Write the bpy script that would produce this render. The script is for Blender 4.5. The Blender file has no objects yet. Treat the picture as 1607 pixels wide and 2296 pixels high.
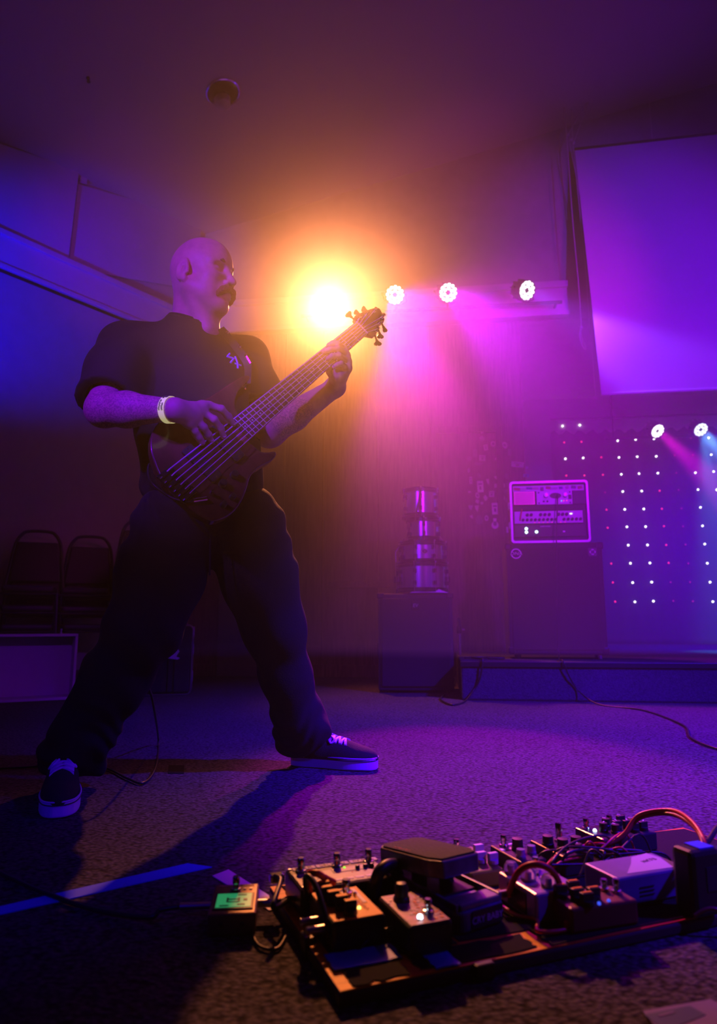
import bpy, bmesh, math, random
import numpy as np
from mathutils import Vector, Matrix, noise

random.seed(7)
scene = bpy.context.scene
col = scene.collection

# ------------------------------------------------------------------ camera, haze, exposure
FPX, CAM_H = 1500.0, 0.47                      # focal length in pixels of the 1607x2296 frame, lens height
PITCH = math.atan(252 / 1500)
cam_d = bpy.data.cameras.new('camera')
cam = bpy.data.objects.new('camera', cam_d)
col.objects.link(cam)
cam.location = (0, 0, CAM_H)
cam.rotation_euler = (math.pi / 2 + PITCH, 0, 0)
cam_d.sensor_fit = 'VERTICAL'
cam_d.sensor_height = 36.0
cam_d.lens = 36.0 * FPX / 2296
cam_d.clip_start = 0.05
cam_d.clip_end = 60
cam_d.dof.use_dof = True
cam_d.dof.focus_distance = 2.0
cam_d.dof.aperture_fstop = 3.2
scene.camera = cam

w = bpy.data.worlds.new('world'); scene.world = w; w.use_nodes = True
nt = w.node_tree; nt.nodes.clear()
out = nt.nodes.new('ShaderNodeOutputWorld')
bg = nt.nodes.new('ShaderNodeBackground'); bg.inputs[0].default_value = (0, 0, 0, 1); bg.inputs[1].default_value = 0
haze = []
for dens, ani in ((.013, .90), (.002, .30)):   # stage haze filling the room: a forward peak and a broad part
    vs = nt.nodes.new('ShaderNodeVolumeScatter')
    vs.inputs['Color'].default_value = (1, 1, 1, 1)
    vs.inputs['Density'].default_value = dens
    vs.inputs['Anisotropy'].default_value = ani
    haze.append(vs)
va = nt.nodes.new('ShaderNodeAddShader')
nt.links.new(haze[0].outputs[0], va.inputs[0]); nt.links.new(haze[1].outputs[0], va.inputs[1])
nt.links.new(bg.outputs[0], out.inputs['Surface'])
nt.links.new(va.outputs[0], out.inputs['Volume'])

scene.view_settings.view_transform = 'Standard'
scene.view_settings.look = 'None'
scene.view_settings.gamma = 1
scene.view_settings.use_curve_mapping = False
scene.view_settings.exposure = 0.0
cy = scene.cycles
cy.use_denoising = True
cy.max_bounces = 4; cy.diffuse_bounces = 2; cy.glossy_bounces = 3; cy.transmission_bounces = 4
cy.volume_bounces = 0; cy.transparent_max_bounces = 6
cy.sample_clamp_indirect = 3.0
cy.caustics_reflective = False; cy.caustics_refractive = False

def ray(px, py):
    u = (px - 803.5) / FPX; v = -(py - 1148) / FPX
    c, s = math.cos(PITCH), math.sin(PITCH)
    return Vector((u, c - v * s, s + v * c))
CAM = Vector((0, 0, CAM_H))
def at(px, py, Y):                              # survey: the place at depth Y seen at this spot of the photograph
    d = ray(px, py); return CAM + d * (Y / d.y)
def fl(px, py, z=0.0):
    d = ray(px, py); return CAM + d * ((z - CAM_H) / d.z)
def hit(px, py, P0, n):
    d = ray(px, py); return CAM + d * ((Vector(P0) - CAM).dot(n) / d.dot(n))

def spot(name, loc, target, color, power, angle, blend=0.5, size=0.05, parent=None):
    l = bpy.data.lights.new(name, 'SPOT'); l.color = color; l.energy = power
    l.spot_size = math.radians(angle); l.spot_blend = blend; l.shadow_soft_size = size
    o = bpy.data.objects.new(name, l); col.objects.link(o)
    o.location = loc
    o.rotation_euler = (Vector(target) - Vector(loc)).to_track_quat('-Z', 'Y').to_euler()
    return o

# unseen spots outside the frame: coloured washes, and fills added for single places
spot('front_wash_violet', (-2.2, -1.2, 2.6), (-0.45, 1.9, 1.45), (0.18, 0.0, 1.0), 760, 24, 0.8, 0.08)
spot('front_wash_pink', (0.9, -1.3, 2.3), (-0.42, 1.87, 1.58), (0.85, 0.0, 0.85), 85, 15, 0.9, 0.06)
spot('front_fill_blue', (0.2, -1.3, 2.3), (-0.50, 1.65, 1.16), (0.12, 0.0, 1.0), 620, 10, 0.9, 0.08)  # fill added to brighten the plucking hand
spot('board_fill_violet', (-1.0, 0.6, 2.4), (-1.9, 5.5, 3.72), (0.45, 0.0, 1.0), 240, 25, 1.0, 0.08)  # added to light the pale boards on the left wall
spot('crate_fill_violet', (-0.8, -0.5, 2.0), (-2.0, 4.4, 0.25), (0.25, 0.0, 1.0), 130, 13, 0.8, 0.05)  # added to lift the crate out of the dark
spot('sole_fill_blue', (-1.2, -0.6, 1.3), (-0.45, 1.9, 0.0), (0.02, 0.0, 1.0), 55, 30, 0.9, 0.05)  # added low down to light the shoe soles and tape
spot('side_wash_blue', (-3.3, 2.0, 1.9), (-2.85, 4.8, 2.95), (0.0, 0.0, 1.0), 1200, 40, 1.0, 0.08)
spot('front_wash_screen', (3.2, -0.8, 2.0), (2.75, 4.8, 3.2), (0.14, 0.0, 1.0), 1800, 32, 1.0, 0.08)
spot('rack_fill_violet', (1.6, -0.5, 2.6), (1.15, 5.0, 1.15), (0.42, 0.0, 1.0), 480, 23, 1.0, 0.08)  # added to brighten the rack, drums and door stickers
spot('floor_wash_blue', (3.4, 0.8, 3.4), (1.5, 2.6, 0.0), (0.05, 0.0, 1.0), 5600, 54, 0.9, 0.08)
spot('wall_wash_magenta', (3.0, 2.2, 2.2), (1.2, 6.0, 3.9), (1.0, 0.0, 0.85), 260, 40, 1.0, 0.08)
spot('stage_fill_blue', (4.9, 6.0, 3.15), (3.6, 7.4, 0.6), (0.0, 0.0, 1.0), 2300, 80, 0.9, 0.08)  # added to turn the stage and its haze blue
# ------------------------------------------------------------------ helpers
ROOT = {}
def rootM(o):
    while o is not None and o.parent is not None: o = o.parent
    return ROOT.get(o.name, Matrix()) if o else Matrix()
def tag(o, label=None, cat=None, group=None, kind=None):
    if label: o['label'] = label
    if cat: o['category'] = cat
    if group: o['group'] = group
    if kind: o['kind'] = kind
    return o
def empty(name, loc=(0, 0, 0), rz=0.0, label=None, cat=None, group=None):
    o = bpy.data.objects.new(name, None); col.objects.link(o)
    o.location = loc; o.rotation_euler = (0, 0, rz); o.empty_display_size = 0.1
    ROOT[o.name] = Matrix.Translation(Vector(loc)) @ Matrix.Rotation(rz, 4, 'Z')
    return tag(o, label, cat, group)
def frame(origin, x, y, z):
    m = Matrix.Identity(4)
    for i, a in enumerate((x, y, z, origin)):
        for k in range(3): m[k][i] = a[k]
    return m
def basis(origin, zdir, hint=(0, 0, 1)):
    z = Vector(zdir).normalized(); h = Vector(hint)
    if abs(z.dot(h.normalized())) > 0.98: h = Vector((0, 1, 0)) if abs(z.y) < .9 else Vector((1, 0, 0))
    x = h.cross(z).normalized(); y = z.cross(x)
    return frame(Vector(origin), x, y, z)
class MB:
    def __init__(s, M=None): s.v = []; s.f = []; s.M = M or Matrix()
    def add(s, vs, fs):
        k = len(s.v); s.v += [s.M @ Vector(v) for v in vs]; s.f += [tuple(i + k for i in f) for f in fs]; return s
    def box(s, cx, cy, cz, sx, sy, sz, R=None):
        vs = []
        for dz in (-.5, .5):
            for dx, dy in ((-.5, -.5), (.5, -.5), (.5, .5), (-.5, .5)):
                p = Vector((dx * sx, dy * sy, dz * sz))
                if R is not None: p = R @ p
                vs.append(p + Vector((cx, cy, cz)))
        return s.add(vs, [(3, 2, 1, 0), (4, 5, 6, 7), (0, 1, 5, 4), (1, 2, 6, 5), (2, 3, 7, 6), (3, 0, 4, 7)])
    def hexa(s, vs): return s.add(vs, [(3, 2, 1, 0), (4, 5, 6, 7), (0, 1, 5, 4), (1, 2, 6, 5), (2, 3, 7, 6), (3, 0, 4, 7)])
    def tube(s, pts, r, n=8, closed=False, cap=True):
        pts = [Vector(p) for p in pts]; N = len(pts)
        rr = r if isinstance(r, (list, tuple)) else [r] * N
        vs, fs = [], []; up = None
        for i, p in enumerate(pts):
            if closed: t = pts[(i + 1) % N] - pts[i - 1]
            else: t = pts[min(i + 1, N - 1)] - pts[max(i - 1, 0)]
            t = t.normalized() if t.length > 1e-9 else Vector((0, 0, 1))
            if up is None: up = Vector((0, 0, 1)) if abs(t.z) < .9 else Vector((1, 0, 0))
            up = (up - t * up.dot(t)); up = up.normalized() if up.length > 1e-6 else t.orthogonal().normalized()
            b = t.cross(up)
            for k in range(n):
                a = 2 * math.pi * k / n
                vs.append(p + (up * math.cos(a) + b * math.sin(a)) * rr[i])
        for i in range(N if closed else N - 1):
            j = (i + 1) % N
            for k in range(n):
                q = (k + 1) % n
                fs.append((i * n + k, i * n + q, j * n + q, j * n + k))
        if cap and not closed:
            fs.append(tuple(range(n))[::-1]); fs.append(tuple((N - 1) * n + k for k in range(n)))
        return s.add(vs, fs)
    def lathe(s, prof, n=20, cx=0, cy=0, cz=0):        # prof: (radius, z) pairs, ends capped
        vs, fs = [], []
        for r, z in prof:
            for k in range(n):
                a = 2 * math.pi * k / n; vs.append((cx + r * math.cos(a), cy + r * math.sin(a), cz + z))
        for i in range(len(prof) - 1):
            for k in range(n):
                q = (k + 1) % n; fs.append((i * n + k, i * n + q, (i + 1) * n + q, (i + 1) * n + k))
        fs.append(tuple(range(n))[::-1]); fs.append(tuple((len(prof) - 1) * n + k for k in range(n)))
        return s.add(vs, fs)
    def cyl(s, cx, cy, z0, z1, r, n=16): return s.lathe([(r, z0), (r, z1)], n, cx, cy, 0)
    def prism(s, poly, z0, z1):
        n = len(poly); vs = [(x, y, z0) for x, y in poly] + [(x, y, z1) for x, y in poly]
        fs = [tuple(range(n))[::-1], tuple(range(n, 2 * n))] + [(i, (i + 1) % n, n + (i + 1) % n, n + i) for i in range(n)]
        return s.add(vs, fs)
    def ball(s, c, r, nu=12, nv=8):
        prof = [(max(1e-5, r * math.sin(math.pi * i / nv)), -r * math.cos(math.pi * i / nv)) for i in range(nv + 1)]
        return s.lathe(prof, nu, *c)
    def build(s, name, mat, parent=None, smooth=False, bevel=0.0, world=False, seg=2, label=None):
        me = bpy.data.meshes.new(name)
        vs = s.v
        if world and parent is not None:
            inv = rootM(parent).inverted(); vs = [inv @ v for v in vs]
        me.from_pydata([tuple(v) for v in vs], [], s.f); me.update()
        me.materials.append(mat)
        o = bpy.data.objects.new(name, me); col.objects.link(o)
        if parent is not None: o.parent = parent
        if smooth:
            me.polygons.foreach_set('use_smooth', [True] * len(me.polygons))
            if smooth != 'full':
                try: me.set_sharp_from_angle(angle=math.radians(40))
                except Exception: pass
        if bevel > 0:
            b = o.modifiers.new('bevel', 'BEVEL'); b.width = bevel; b.segments = seg; b.limit_method = 'ANGLE'; b.angle_limit = math.radians(50)
        if label: o['label'] = label
        return o
def rrect(w, h, r, n=4, cx=0, cy=0):
    pts = []
    for (sx, sy, a0) in ((1, 1, 0), (-1, 1, 90), (-1, -1, 180), (1, -1, 270)):
        for k in range(n + 1):
            a = math.radians(a0 + 90 * k / n)
            pts.append((cx + sx * (w / 2 - r) + r * math.cos(a), cy + sy * (h / 2 - r) + r * math.sin(a)))
    return pts
def spline(pts, n=10, closed=False):
    pts = [Vector(p) for p in pts]; N = len(pts); o = []
    for i in range(N if closed else N - 1):
        if closed: p0, p1, p2, p3 = pts[i - 1], pts[i], pts[(i + 1) % N], pts[(i + 2) % N]
        else: p0, p1, p2, p3 = pts[max(i - 1, 0)], pts[i], pts[i + 1], pts[min(i + 2, N - 1)]
        for k in range(n):
            t = k / n
            o.append(.5 * ((2 * p1) + (p2 - p0) * t + (2 * p0 - 5 * p1 + 4 * p2 - p3) * t * t + (3 * p1 - p0 - 3 * p2 + p3) * t ** 3))
    if not closed: o.append(pts[-1])
    return o
def text(s, name, mat, parent, M, size, depth=0.0005, align='CENTER', shear=0, world=False, sx=1.0):
    cu = bpy.data.curves.new(name, 'FONT'); cu.body = s; cu.size = size; cu.extrude = depth; cu.align_x = align; cu.align_y = 'CENTER'
    cu.resolution_u = 2; cu.shear = shear
    tmp = bpy.data.objects.new('tmp', cu); col.objects.link(tmp)
    bpy.context.view_layer.update()
    me = bpy.data.meshes.new_from_object(tmp.evaluated_get(bpy.context.evaluated_depsgraph_get()))
    bpy.data.objects.remove(tmp)
    if world and parent is not None: M = rootM(parent).inverted() @ M
    if sx != 1: M = M @ Matrix.Diagonal((sx, 1, 1, 1))
    me.transform(M); me.materials.clear(); me.materials.append(mat)
    o = bpy.data.objects.new(name, me); col.objects.link(o)
    if parent is not None: o.parent = parent
    return o
def marks(name, mt, parent, M, w, h, n, world=False, depth=.0004):     # a line of print too small to read: one run of letter-sized strokes
    rg = random.Random(n * 7 + int(w * 1e4)); m = MB(M); s = w / n
    for i in range(n):
        x = -w / 2 + s * (i + .5)
        m.box(x - s * .28, 0, depth / 2, s * .18, h, depth)
        for k in range(rg.randint(1, 2)): m.box(x, rg.choice((-.42, 0, .42)) * h, depth / 2, s * .55, h * .18, depth)
        if rg.random() < .5: m.box(x + s * .26, 0, depth / 2, s * .16, h * rg.choice((1, .6)), depth)
    return m.build(name, mt, parent, world=world)
def copy_tree(o, parent=None):
    c = o.copy(); col.objects.link(c); c.parent = parent
    for ch in list(o.children): copy_tree(ch, c)
    return c

# ------------------------------------------------------------------ materials
def mat(name, color, rough=0.6, metal=0.0, bump=0.0, bscale=60.0, var=0.0, vscale=8.0, spec=0.5, trans=0.0, coat=0.0, emit=None, estr=0.0, ior=1.45, stretch=None):
    m = bpy.data.materials.new(name); m.use_nodes = True; n = m.node_tree; b = n.nodes['Principled BSDF']
    b.inputs['Base Color'].default_value = (*color, 1); b.inputs['Roughness'].default_value = rough
    b.inputs['Metallic'].default_value = metal; b.inputs['Specular IOR Level'].default_value = spec
    b.inputs['Transmission Weight'].default_value = trans; b.inputs['Coat Weight'].default_value = coat; b.inputs['IOR'].default_value = ior
    if emit:
        b.inputs['Emission Color'].default_value = (*emit, 1); b.inputs['Emission Strength'].default_value = estr
        m.cycles.emission_sampling = 'NONE'
    if bump or var:
        tc = n.nodes.new('ShaderNodeTexCoord'); mp = n.nodes.new('ShaderNodeMapping')
        if stretch: mp.inputs['Scale'].default_value = stretch
        n.links.new(tc.outputs['Object'], mp.inputs['Vector'])
    if var:
        t = n.nodes.new('ShaderNodeTexNoise'); t.inputs['Scale'].default_value = vscale; t.inputs['Detail'].default_value = 5
        r = n.nodes.new('ShaderNodeValToRGB')
        r.color_ramp.elements[0].position = .3; r.color_ramp.elements[1].position = .7
        r.color_ramp.elements[0].color = (*[max(0, c * (1 - var)) for c in color], 1)
        r.color_ramp.elements[1].color = (*[min(1, c * (1 + var)) for c in color], 1)
        n.links.new(mp.outputs[0], t.inputs['Vector']); n.links.new(t.outputs[0], r.inputs[0]); n.links.new(r.outputs[0], b.inputs['Base Color'])
    if bump:
        t = n.nodes.new('ShaderNodeTexNoise'); t.inputs['Scale'].default_value = bscale; t.inputs['Detail'].default_value = 4
        bp = n.nodes.new('ShaderNodeBump'); bp.inputs['Strength'].default_value = bump; bp.inputs['Distance'].default_value = 0.01
        n.links.new(mp.outputs[0], t.inputs['Vector']); n.links.new(t.outputs[0], bp.inputs['Height']); n.links.new(bp.outputs[0], b.inputs['Normal'])
    return m
def carpet_mat(name, base, sc=105, dark=.10):
    m = mat(name, base, 0.95, spec=0.15); n = m.node_tree; b = n.nodes['Principled BSDF']
    tc = n.nodes.new('ShaderNodeTexCoord'); mp = n.nodes.new('ShaderNodeMapping')
    mp.inputs['Rotation'].default_value = (0, 0, .35); mp.inputs['Scale'].default_value = (1, 1.45, 1)
    wv = n.nodes.new('ShaderNodeTexVoronoi'); wv.inputs['Scale'].default_value = sc; wv.feature = 'F1'
    nz = n.nodes.new('ShaderNodeTexNoise'); nz.inputs['Scale'].default_value = 70; nz.inputs['Detail'].default_value = 3
    big = n.nodes.new('ShaderNodeTexNoise'); big.inputs['Scale'].default_value = 2.2; big.inputs['Detail'].default_value = 5
    r = n.nodes.new('ShaderNodeValToRGB')
    r.color_ramp.elements[0].position = .20; r.color_ramp.elements[0].color = (*[c * 1.35 for c in base], 1)
    r.color_ramp.elements[1].position = .68; r.color_ramp.elements[1].color = (*[c * dark for c in base], 1)
    mx = n.nodes.new('ShaderNodeMix'); mx.data_type = 'FLOAT'; mx.inputs[0].default_value = .55
    n.links.new(tc.outputs['Object'], mp.inputs[0]); n.links.new(mp.outputs[0], wv.inputs['Vector']); n.links.new(mp.outputs[0], nz.inputs['Vector']); n.links.new(mp.outputs[0], big.inputs['Vector'])
    n.links.new(wv.outputs['Distance'], mx.inputs[2]); n.links.new(nz.outputs[0], mx.inputs[3]); n.links.new(mx.outputs[0], r.inputs[0])
    ml = n.nodes.new('ShaderNodeMix'); ml.data_type = 'RGBA'; ml.blend_type = 'MULTIPLY'; ml.inputs[0].default_value = .35
    n.links.new(r.outputs[0], ml.inputs[6]); n.links.new(big.outputs[0], ml.inputs[7]); n.links.new(ml.outputs[2], b.inputs['Base Color'])
    bp = n.nodes.new('ShaderNodeBump'); bp.inputs['Strength'].default_value = .9; bp.inputs['Distance'].default_value = .006; bp.invert = True
    n.links.new(mx.outputs[0], bp.inputs['Height']); n.links.new(bp.outputs[0], b.inputs['Normal'])
    return m

M_carpet = carpet_mat('carpet', (.105, .095, .115))
M_stagecarpet = carpet_mat('stage_carpet', (.08, .085, .10), 180, .5)
M_paint = mat('painted_wall', (.42, .39, .37), .8, bump=.05, bscale=90, var=.06)
M_ceil = mat('ceiling_plaster', (.46, .44, .42), .9, bump=.08, bscale=140)
M_wood = mat('dark_wood_panelling', (.15, .115, .10), .55, bump=.12, bscale=30, var=.35, vscale=14, stretch=(6, 6, .35))
M_trim = mat('pale_trim', (.62, .59, .56), .55, var=.04)
M_panel = mat('pale_board', (.55, .53, .52), .75, var=.05, vscale=3)
M_screen = mat('screen_fabric', (.80, .80, .80), .85, var=.02, vscale=5)
M_black = mat('black_plastic', (.012, .012, .013), .45)
M_blacksatin = mat('black_metal', (.015, .015, .017), .35, metal=.3)
M_blackcloth = mat('black_cloth', (.012, .012, .013), .95, bump=.3, bscale=300)
M_tolex = mat('black_tolex', (.018, .017, .018), .6, bump=.35, bscale=260)
M_grille = mat('grille_cloth', (.020, .018, .020), .8, bump=.5, bscale=500)
M_chrome = mat('chrome', (.75, .75, .78), .12, metal=1)
M_steel = mat('brushed_steel', (.5, .5, .53), .35, metal=1)
M_rope = mat('pale_cord', (.55, .53, .52), .8)
M_white = mat('white_plastic', (.78, .78, .78), .45)
M_cable = mat('black_cable', (.012, .012, .013), .4)
M_redcable = mat('red_cable', (.55, .03, .03), .4)
M_glass = mat('lamp_glass', (.3, .3, .3), .1, spec=.6)
# ------------------------------------------------------------------ the room
WD = Vector((math.cos(math.radians(6.9)), -math.sin(math.radians(6.9)), 0))     # along the back wall, to the right
WN = Vector((-WD.y * -1, -WD.x, 0)); WN = Vector((WD.y, -WD.x, 0))             # out of the back wall, to the lens
WC = Vector((-1.603, 6.40, 0))                                                  # corner of back and left walls
LD = Vector((-.607, -.794, 0)); LN = Vector((.794, -.607, 0))                   # left wall: along it to the lens, out of it
def W(s, off, z): return WC + WD * s + WN * off + Vector((0, 0, z))
def L(s, off, z): return WC + LD * s + LN * off + Vector((0, 0, z))
def ceil_z(p): return 4.483 + .239 * (Vector(p) - WC).dot(WD)
SEND = 6.6                                                                      # right end of the back wall
def quadbox(mb, f, s0, s1, o0, o1, z0, z1):
    return mb.hexa([f(s0, o1, z0), f(s1, o1, z0), f(s1, o0, z0), f(s0, o0, z0), f(s0, o1, z1), f(s1, o1, z1), f(s1, o0, z1), f(s0, o0, z1)])

mb = MB(); mb.hexa([(-6, -3, -.1), (6.5, -3, -.1), (6.5, 9, -.1), (-6, 9, -.1), (-6, -3, 0), (6.5, -3, 0), (6.5, 9, 0), (-6, 9, 0)])
tag(mb.build('floor', M_carpet), 'grey loop pile carpet floor lit blue and magenta', kind='structure')

S_AL = 3.16                                                                     # stage recess begins here
def wallslope(mb, s0, s1, z0, o0=-.12, o1=0):
    a = [W(s0, o1, z0), W(s1, o1, z0), W(s1, o0, z0), W(s0, o0, z0)]
    t = [W(s0, o1, 4.483 + .239 * s0), W(s1, o1, 4.483 + .239 * s1), W(s1, o0, 4.483 + .239 * s1), W(s0, o0, 4.483 + .239 * s0)]
    return mb.hexa(a + t)
mb = MB(); wallslope(mb, -.1, S_AL, 0); wallslope(mb, S_AL, SEND, 3.326)
wall_back = tag(mb.build('wall_back', M_paint), 'tall painted back wall with a sloping top', kind='structure')
# vertical wood panels on the lower back wall, butted with open joints
ps = [.0, .46, .90, 1.28, 1.80, 2.30]
for a, b in zip(ps[:-1], ps[1:]):
    m = MB(); quadbox(m, W, a + .004, b - .004, .002, .022, .0, 3.326)
    m.build('wood_panel', M_wood, wall_back, bevel=.003)
m = MB(); quadbox(m, W, 2.96, S_AL, .002, .022, 0, 3.326); m.build('wood_panel', M_wood, wall_back, bevel=.003)
m = MB(); quadbox(m, W, 1.34, 2.30, .022, .045, .80, .86); tag(m.build('trim_1', M_wood, bevel=.006), kind='structure')
m = MB(); quadbox(m, W, 0, 2.30, .022, .036, 0, .11); tag(m.build('baseboard_back', M_wood, bevel=.004), kind='structure')
# boxed trim band across the back wall
m = MB(); quadbox(m, W, .12, S_AL + .45, .0, .10, 3.326, 3.663); quadbox(m, W, .12, S_AL + .45, .0, .13, 3.60, 3.663); quadbox(m, W, .12, S_AL + .45, .0, .125, 3.326, 3.37)
tag(m.build('trim_2', M_trim, bevel=.006), 'pale boxed trim band along the back wall', kind='structure')

mb = MB()
mb.hexa([L(-.05, 0, 0), L(9, 0, 0), L(9, -.12, 0), L(-.05, -.12, 0)] + [p + Vector((0, 0, ceil_z(p))) for p in (L(-.05, 0, 0), L(9, 0, 0), L(9, -.12, 0), L(-.05, -.12, 0))])
wall_left = tag(mb.build('wall_left', M_paint), 'left wall running obliquely to the back corner', kind='structure')
m = MB(); quadbox(m, L, .08, 6, 0, .07, 3.18, 3.494); quadbox(m, L, .08, 6, 0, .10, 3.446, 3.494); quadbox(m, L, .08, 6, 0, .095, 3.18, 3.217)
tag(m.build('trim_3', M_trim, bevel=.006), 'pale boxed trim band along the left wall', kind='structure')
m = MB(); quadbox(m, L, .0, 6, 0, .014, 0, .11); tag(m.build('baseboard_left', M_wood, bevel=.004), kind='structure')

mb = MB()
cs = [W(-5.5, -1, 0), W(SEND + .4, -1, 0), W(SEND + .4, 9, 0), W(-5.5, 9, 0)]
mb.hexa([p + Vector((0, 0, ceil_z(p))) for p in cs] + [p + Vector((0, 0, ceil_z(p) + .1)) for p in cs])
tag(mb.build('ceiling', M_ceil), 'sloping plaster ceiling rising to the right', kind='structure')

# stage recess
mb = MB(); quadbox(mb, W, S_AL - .12, S_AL, -2.7, -.12, 0, 3.55); wl2 = mb.build('wall_stage_left', M_wood); tag(wl2, kind='structure')
mb = MB(); quadbox(mb, W, S_AL - .12, SEND, -2.8, -2.7, 0, 3.55); tag(mb.build('wall_stage_back', M_paint), kind='structure')
mb = MB(); quadbox(mb, W, S_AL - .12, SEND, -2.8, -.12, 3.45, 3.55); tag(mb.build('ceiling_stage', M_paint), kind='structure')
mb = MB(); quadbox(mb, W, SEND, SEND + .12, -2.8, 6, 0, 5.6); tag(mb.build('wall_right', M_paint), kind='structure')
# carpeted stage platform
SF = hit(1035, 1570, (0, 0, 0), Vector((0, 0, 1)))
s_l = (SF - WC).dot(WD); o_f = (SF - WC).dot(WN)
mb = MB(); quadbox(mb, W, s_l, SEND - .01, -2.69, o_f, 0.001, .235)
tag(mb.build('floor_stage', M_stagecarpet, bevel=.012), 'low carpeted stage platform', kind='structure')
m = MB(); quadbox(m, W, s_l - .004, SEND - .01, o_f + .001, o_f + .012, .205, .238); tag(m.build('trim_4', M_black, bevel=.003), kind='structure')

# sticker-covered door beside the stage
mb = MB(); quadbox(mb, W, 2.30, 2.36, .0, .05, 0, 2.3); quadbox(mb, W, 2.90, 2.96, .0, .05, 0, 2.3); quadbox(mb, W, 2.30, 2.96, .0, .05, 2.24, 2.3)
door = tag(mb.build('door_1', M_wood, bevel=.004), 'narrow dark door covered in stickers beside the stage', kind='structure')
mb = MB(); quadbox(mb, W, 2.362, 2.898, .0, .03, .01, 2.236); mb.build('door_leaf', M_wood, door)
mb = MB(); quadbox(mb, W, 2.30, 2.96, .0, .02, 2.302, 3.326); mb.build('wood_panel', M_wood, wall_back)
# plain door on the left of the back wall
mb = MB(); a, b = .30, .72
mb2 = MB(); quadbox(mb2, W, a, b, .024, .045, .0, 1.02)
d2 = tag(mb2.build('door_2', mat('grey_door', (.17, .16, .17), .6), bevel=.006), 'low pale flush door in the back wall', kind='structure')
# ------------------------------------------------------------------ acoustic boards, ceiling fittings
def board(name, pxs, off, lab, tabs):
    P = [hit(x, y, WC + LN * off, LN) for x, y in pxs]
    e = empty(name, P[3], 0, lab, 'board', 'pale boards on the left wall')
    m = MB(); m.hexa([p - LN * .0 for p in (P[3], P[2], P[2] - LN * .03, P[3] - LN * .03)] + [P[0], P[1], P[1] - LN * .03, P[0] - LN * .03])
    m.build('board_face', M_panel, e, bevel=.004, world=True)
    for t in tabs:
        T = [hit(x, y, WC + LN * (off + .003), LN) for x, y in t]
        m = MB(); m.hexa(T + [p + LN * .004 for p in T]); m.build('mounting_tab', M_trim, e, world=True)
board('hanging_board', [(-420, 175), (178, 383), (152, 600), (-420, 395)], .06, 'pale board hung at far left, its lower edge casting a blue shadow', [[(160, 378), (176, 378), (176, 388), (160, 388)]])
board('hanging_board', [(176, 412), (453, 492), (441, 650), (153, 601)], .036, 'large pale board on the left wall behind the bald man', [[(182, 384), (197, 386), (194, 414), (178, 410)], [(455, 470), (468, 474), (458, 494), (444, 490)]])
m = MB(); a = hit(178, 386, WC + LN * .05, LN); b = hit(153, 600, WC + LN * .05, LN)

CN = Vector((-.239 * WD.x, -.239 * WD.y, 1)).normalized()          # ceiling normal
CP = WC + Vector((0, 0, 4.483))
def onceil(px, py): return hit(px, py, CP, CN)
c0 = onceil(500, 207)
e = empty('recessed_light', c0, 0, 'unlit round recessed downlight in the sloping ceiling', 'ceiling light')
Mc = basis(c0, -CN, (1, 0, 0)); rr_ = (onceil(461, 207) - onceil(539, 207)).length / 2
m = MB(Mc); prof = [(rr_ * 1.0, -.002), (rr_ * 1.0, .010), (rr_ * .93, .016), (rr_ * .88, .012), (rr_ * .86, -.001)]
n_ = 36; vs_, fs_ = [], []
for r, z in prof:
    vs_ += [(r * math.cos(2 * math.pi * k / n_), r * math.sin(2 * math.pi * k / n_), z) for k in range(n_)]
for i in range(len(prof) - 1):
    fs_ += [(i * n_ + k, i * n_ + (k + 1) % n_, (i + 1) * n_ + (k + 1) % n_, (i + 1) * n_ + k) for k in range(n_)]
m.add(vs_, fs_); m.build('trim_ring', M_chrome, e, smooth=True, world=True)
M_reflector = mat('dark_reflector', (.10, .09, .09), .25, metal=.8)
m = MB(Mc); m.lathe([(rr_ * .87, .004), (rr_ * .80, .006), (rr_ * .55, .008), (.01, .009)], 36); m.build('reflector', M_reflector, e, smooth=True, world=True)
m = MB(basis(c0 + WN * -.0 + Vector((-.02, .06, -.012)), -CN, (1, 0, 0))); m.lathe([(rr_ * .5, 0), (rr_ * .5, .02), (rr_ * .42, .05), (rr_ * .2, .065), (.005, .07)], 28); m.build('bulb', M_glass, e, smooth=True, world=True)
c1 = onceil(197, 174); m = MB(basis(c1, -CN, (1, 0, 0))); m.lathe([(.012, 0), (.012, .012), (.006, .016), (.006, .03), (.014, .034), (.014, .038)], 12)
tag(m.build('sprinkler_head', M_blacksatin, smooth=True), 'tiny sprinkler head in the ceiling left of the downlight', 'sprinkler')

# ------------------------------------------------------------------ projection screen and its cords
TL = hit(1288, 335, WC + WN * .12, WN); BL = hit(1348, 884, WC + WN * .62, WN)
TR = TL + WD * 2.9; BR = BL + WD * 2.9
TR.z += .10; BR.z += .02
scr = empty('projection_screen', BL, 0, 'big pale projection screen hung before the stage wall', 'screen')
sn = (BL - TL).cross(WD).normalized();  sn = sn if sn.dot(WN) > 0 else -sn
def screengrid(o0, o1, nx=24, nz=20):
    m = MB(); vs, fs = [], []
    for j in range(nz + 1):
        for i in range(nx + 1):
            u, v = i / nx, j / nz
            p = (TL.lerp(TR, u)).lerp(BL.lerp(BR, u), v)
            p = p + sn * (o1 + .006 * math.sin(u * 9 + v * 3) * math.sin(v * math.pi))
            vs.append(p)
    for j in range(nz):
        for i in range(nx): k = j * (nx + 1) + i; fs.append((k, k + 1, k + nx + 2, k + nx + 1))
    n = len(vs); vs += [p - sn * .003 for p in vs]; fs += [tuple(n + q for q in f[::-1]) for f in list(fs)]
    return m.add(vs, fs)
screengrid(0, 0).build('screen_fabric', M_screen, scr, smooth='full', world=True)
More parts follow.
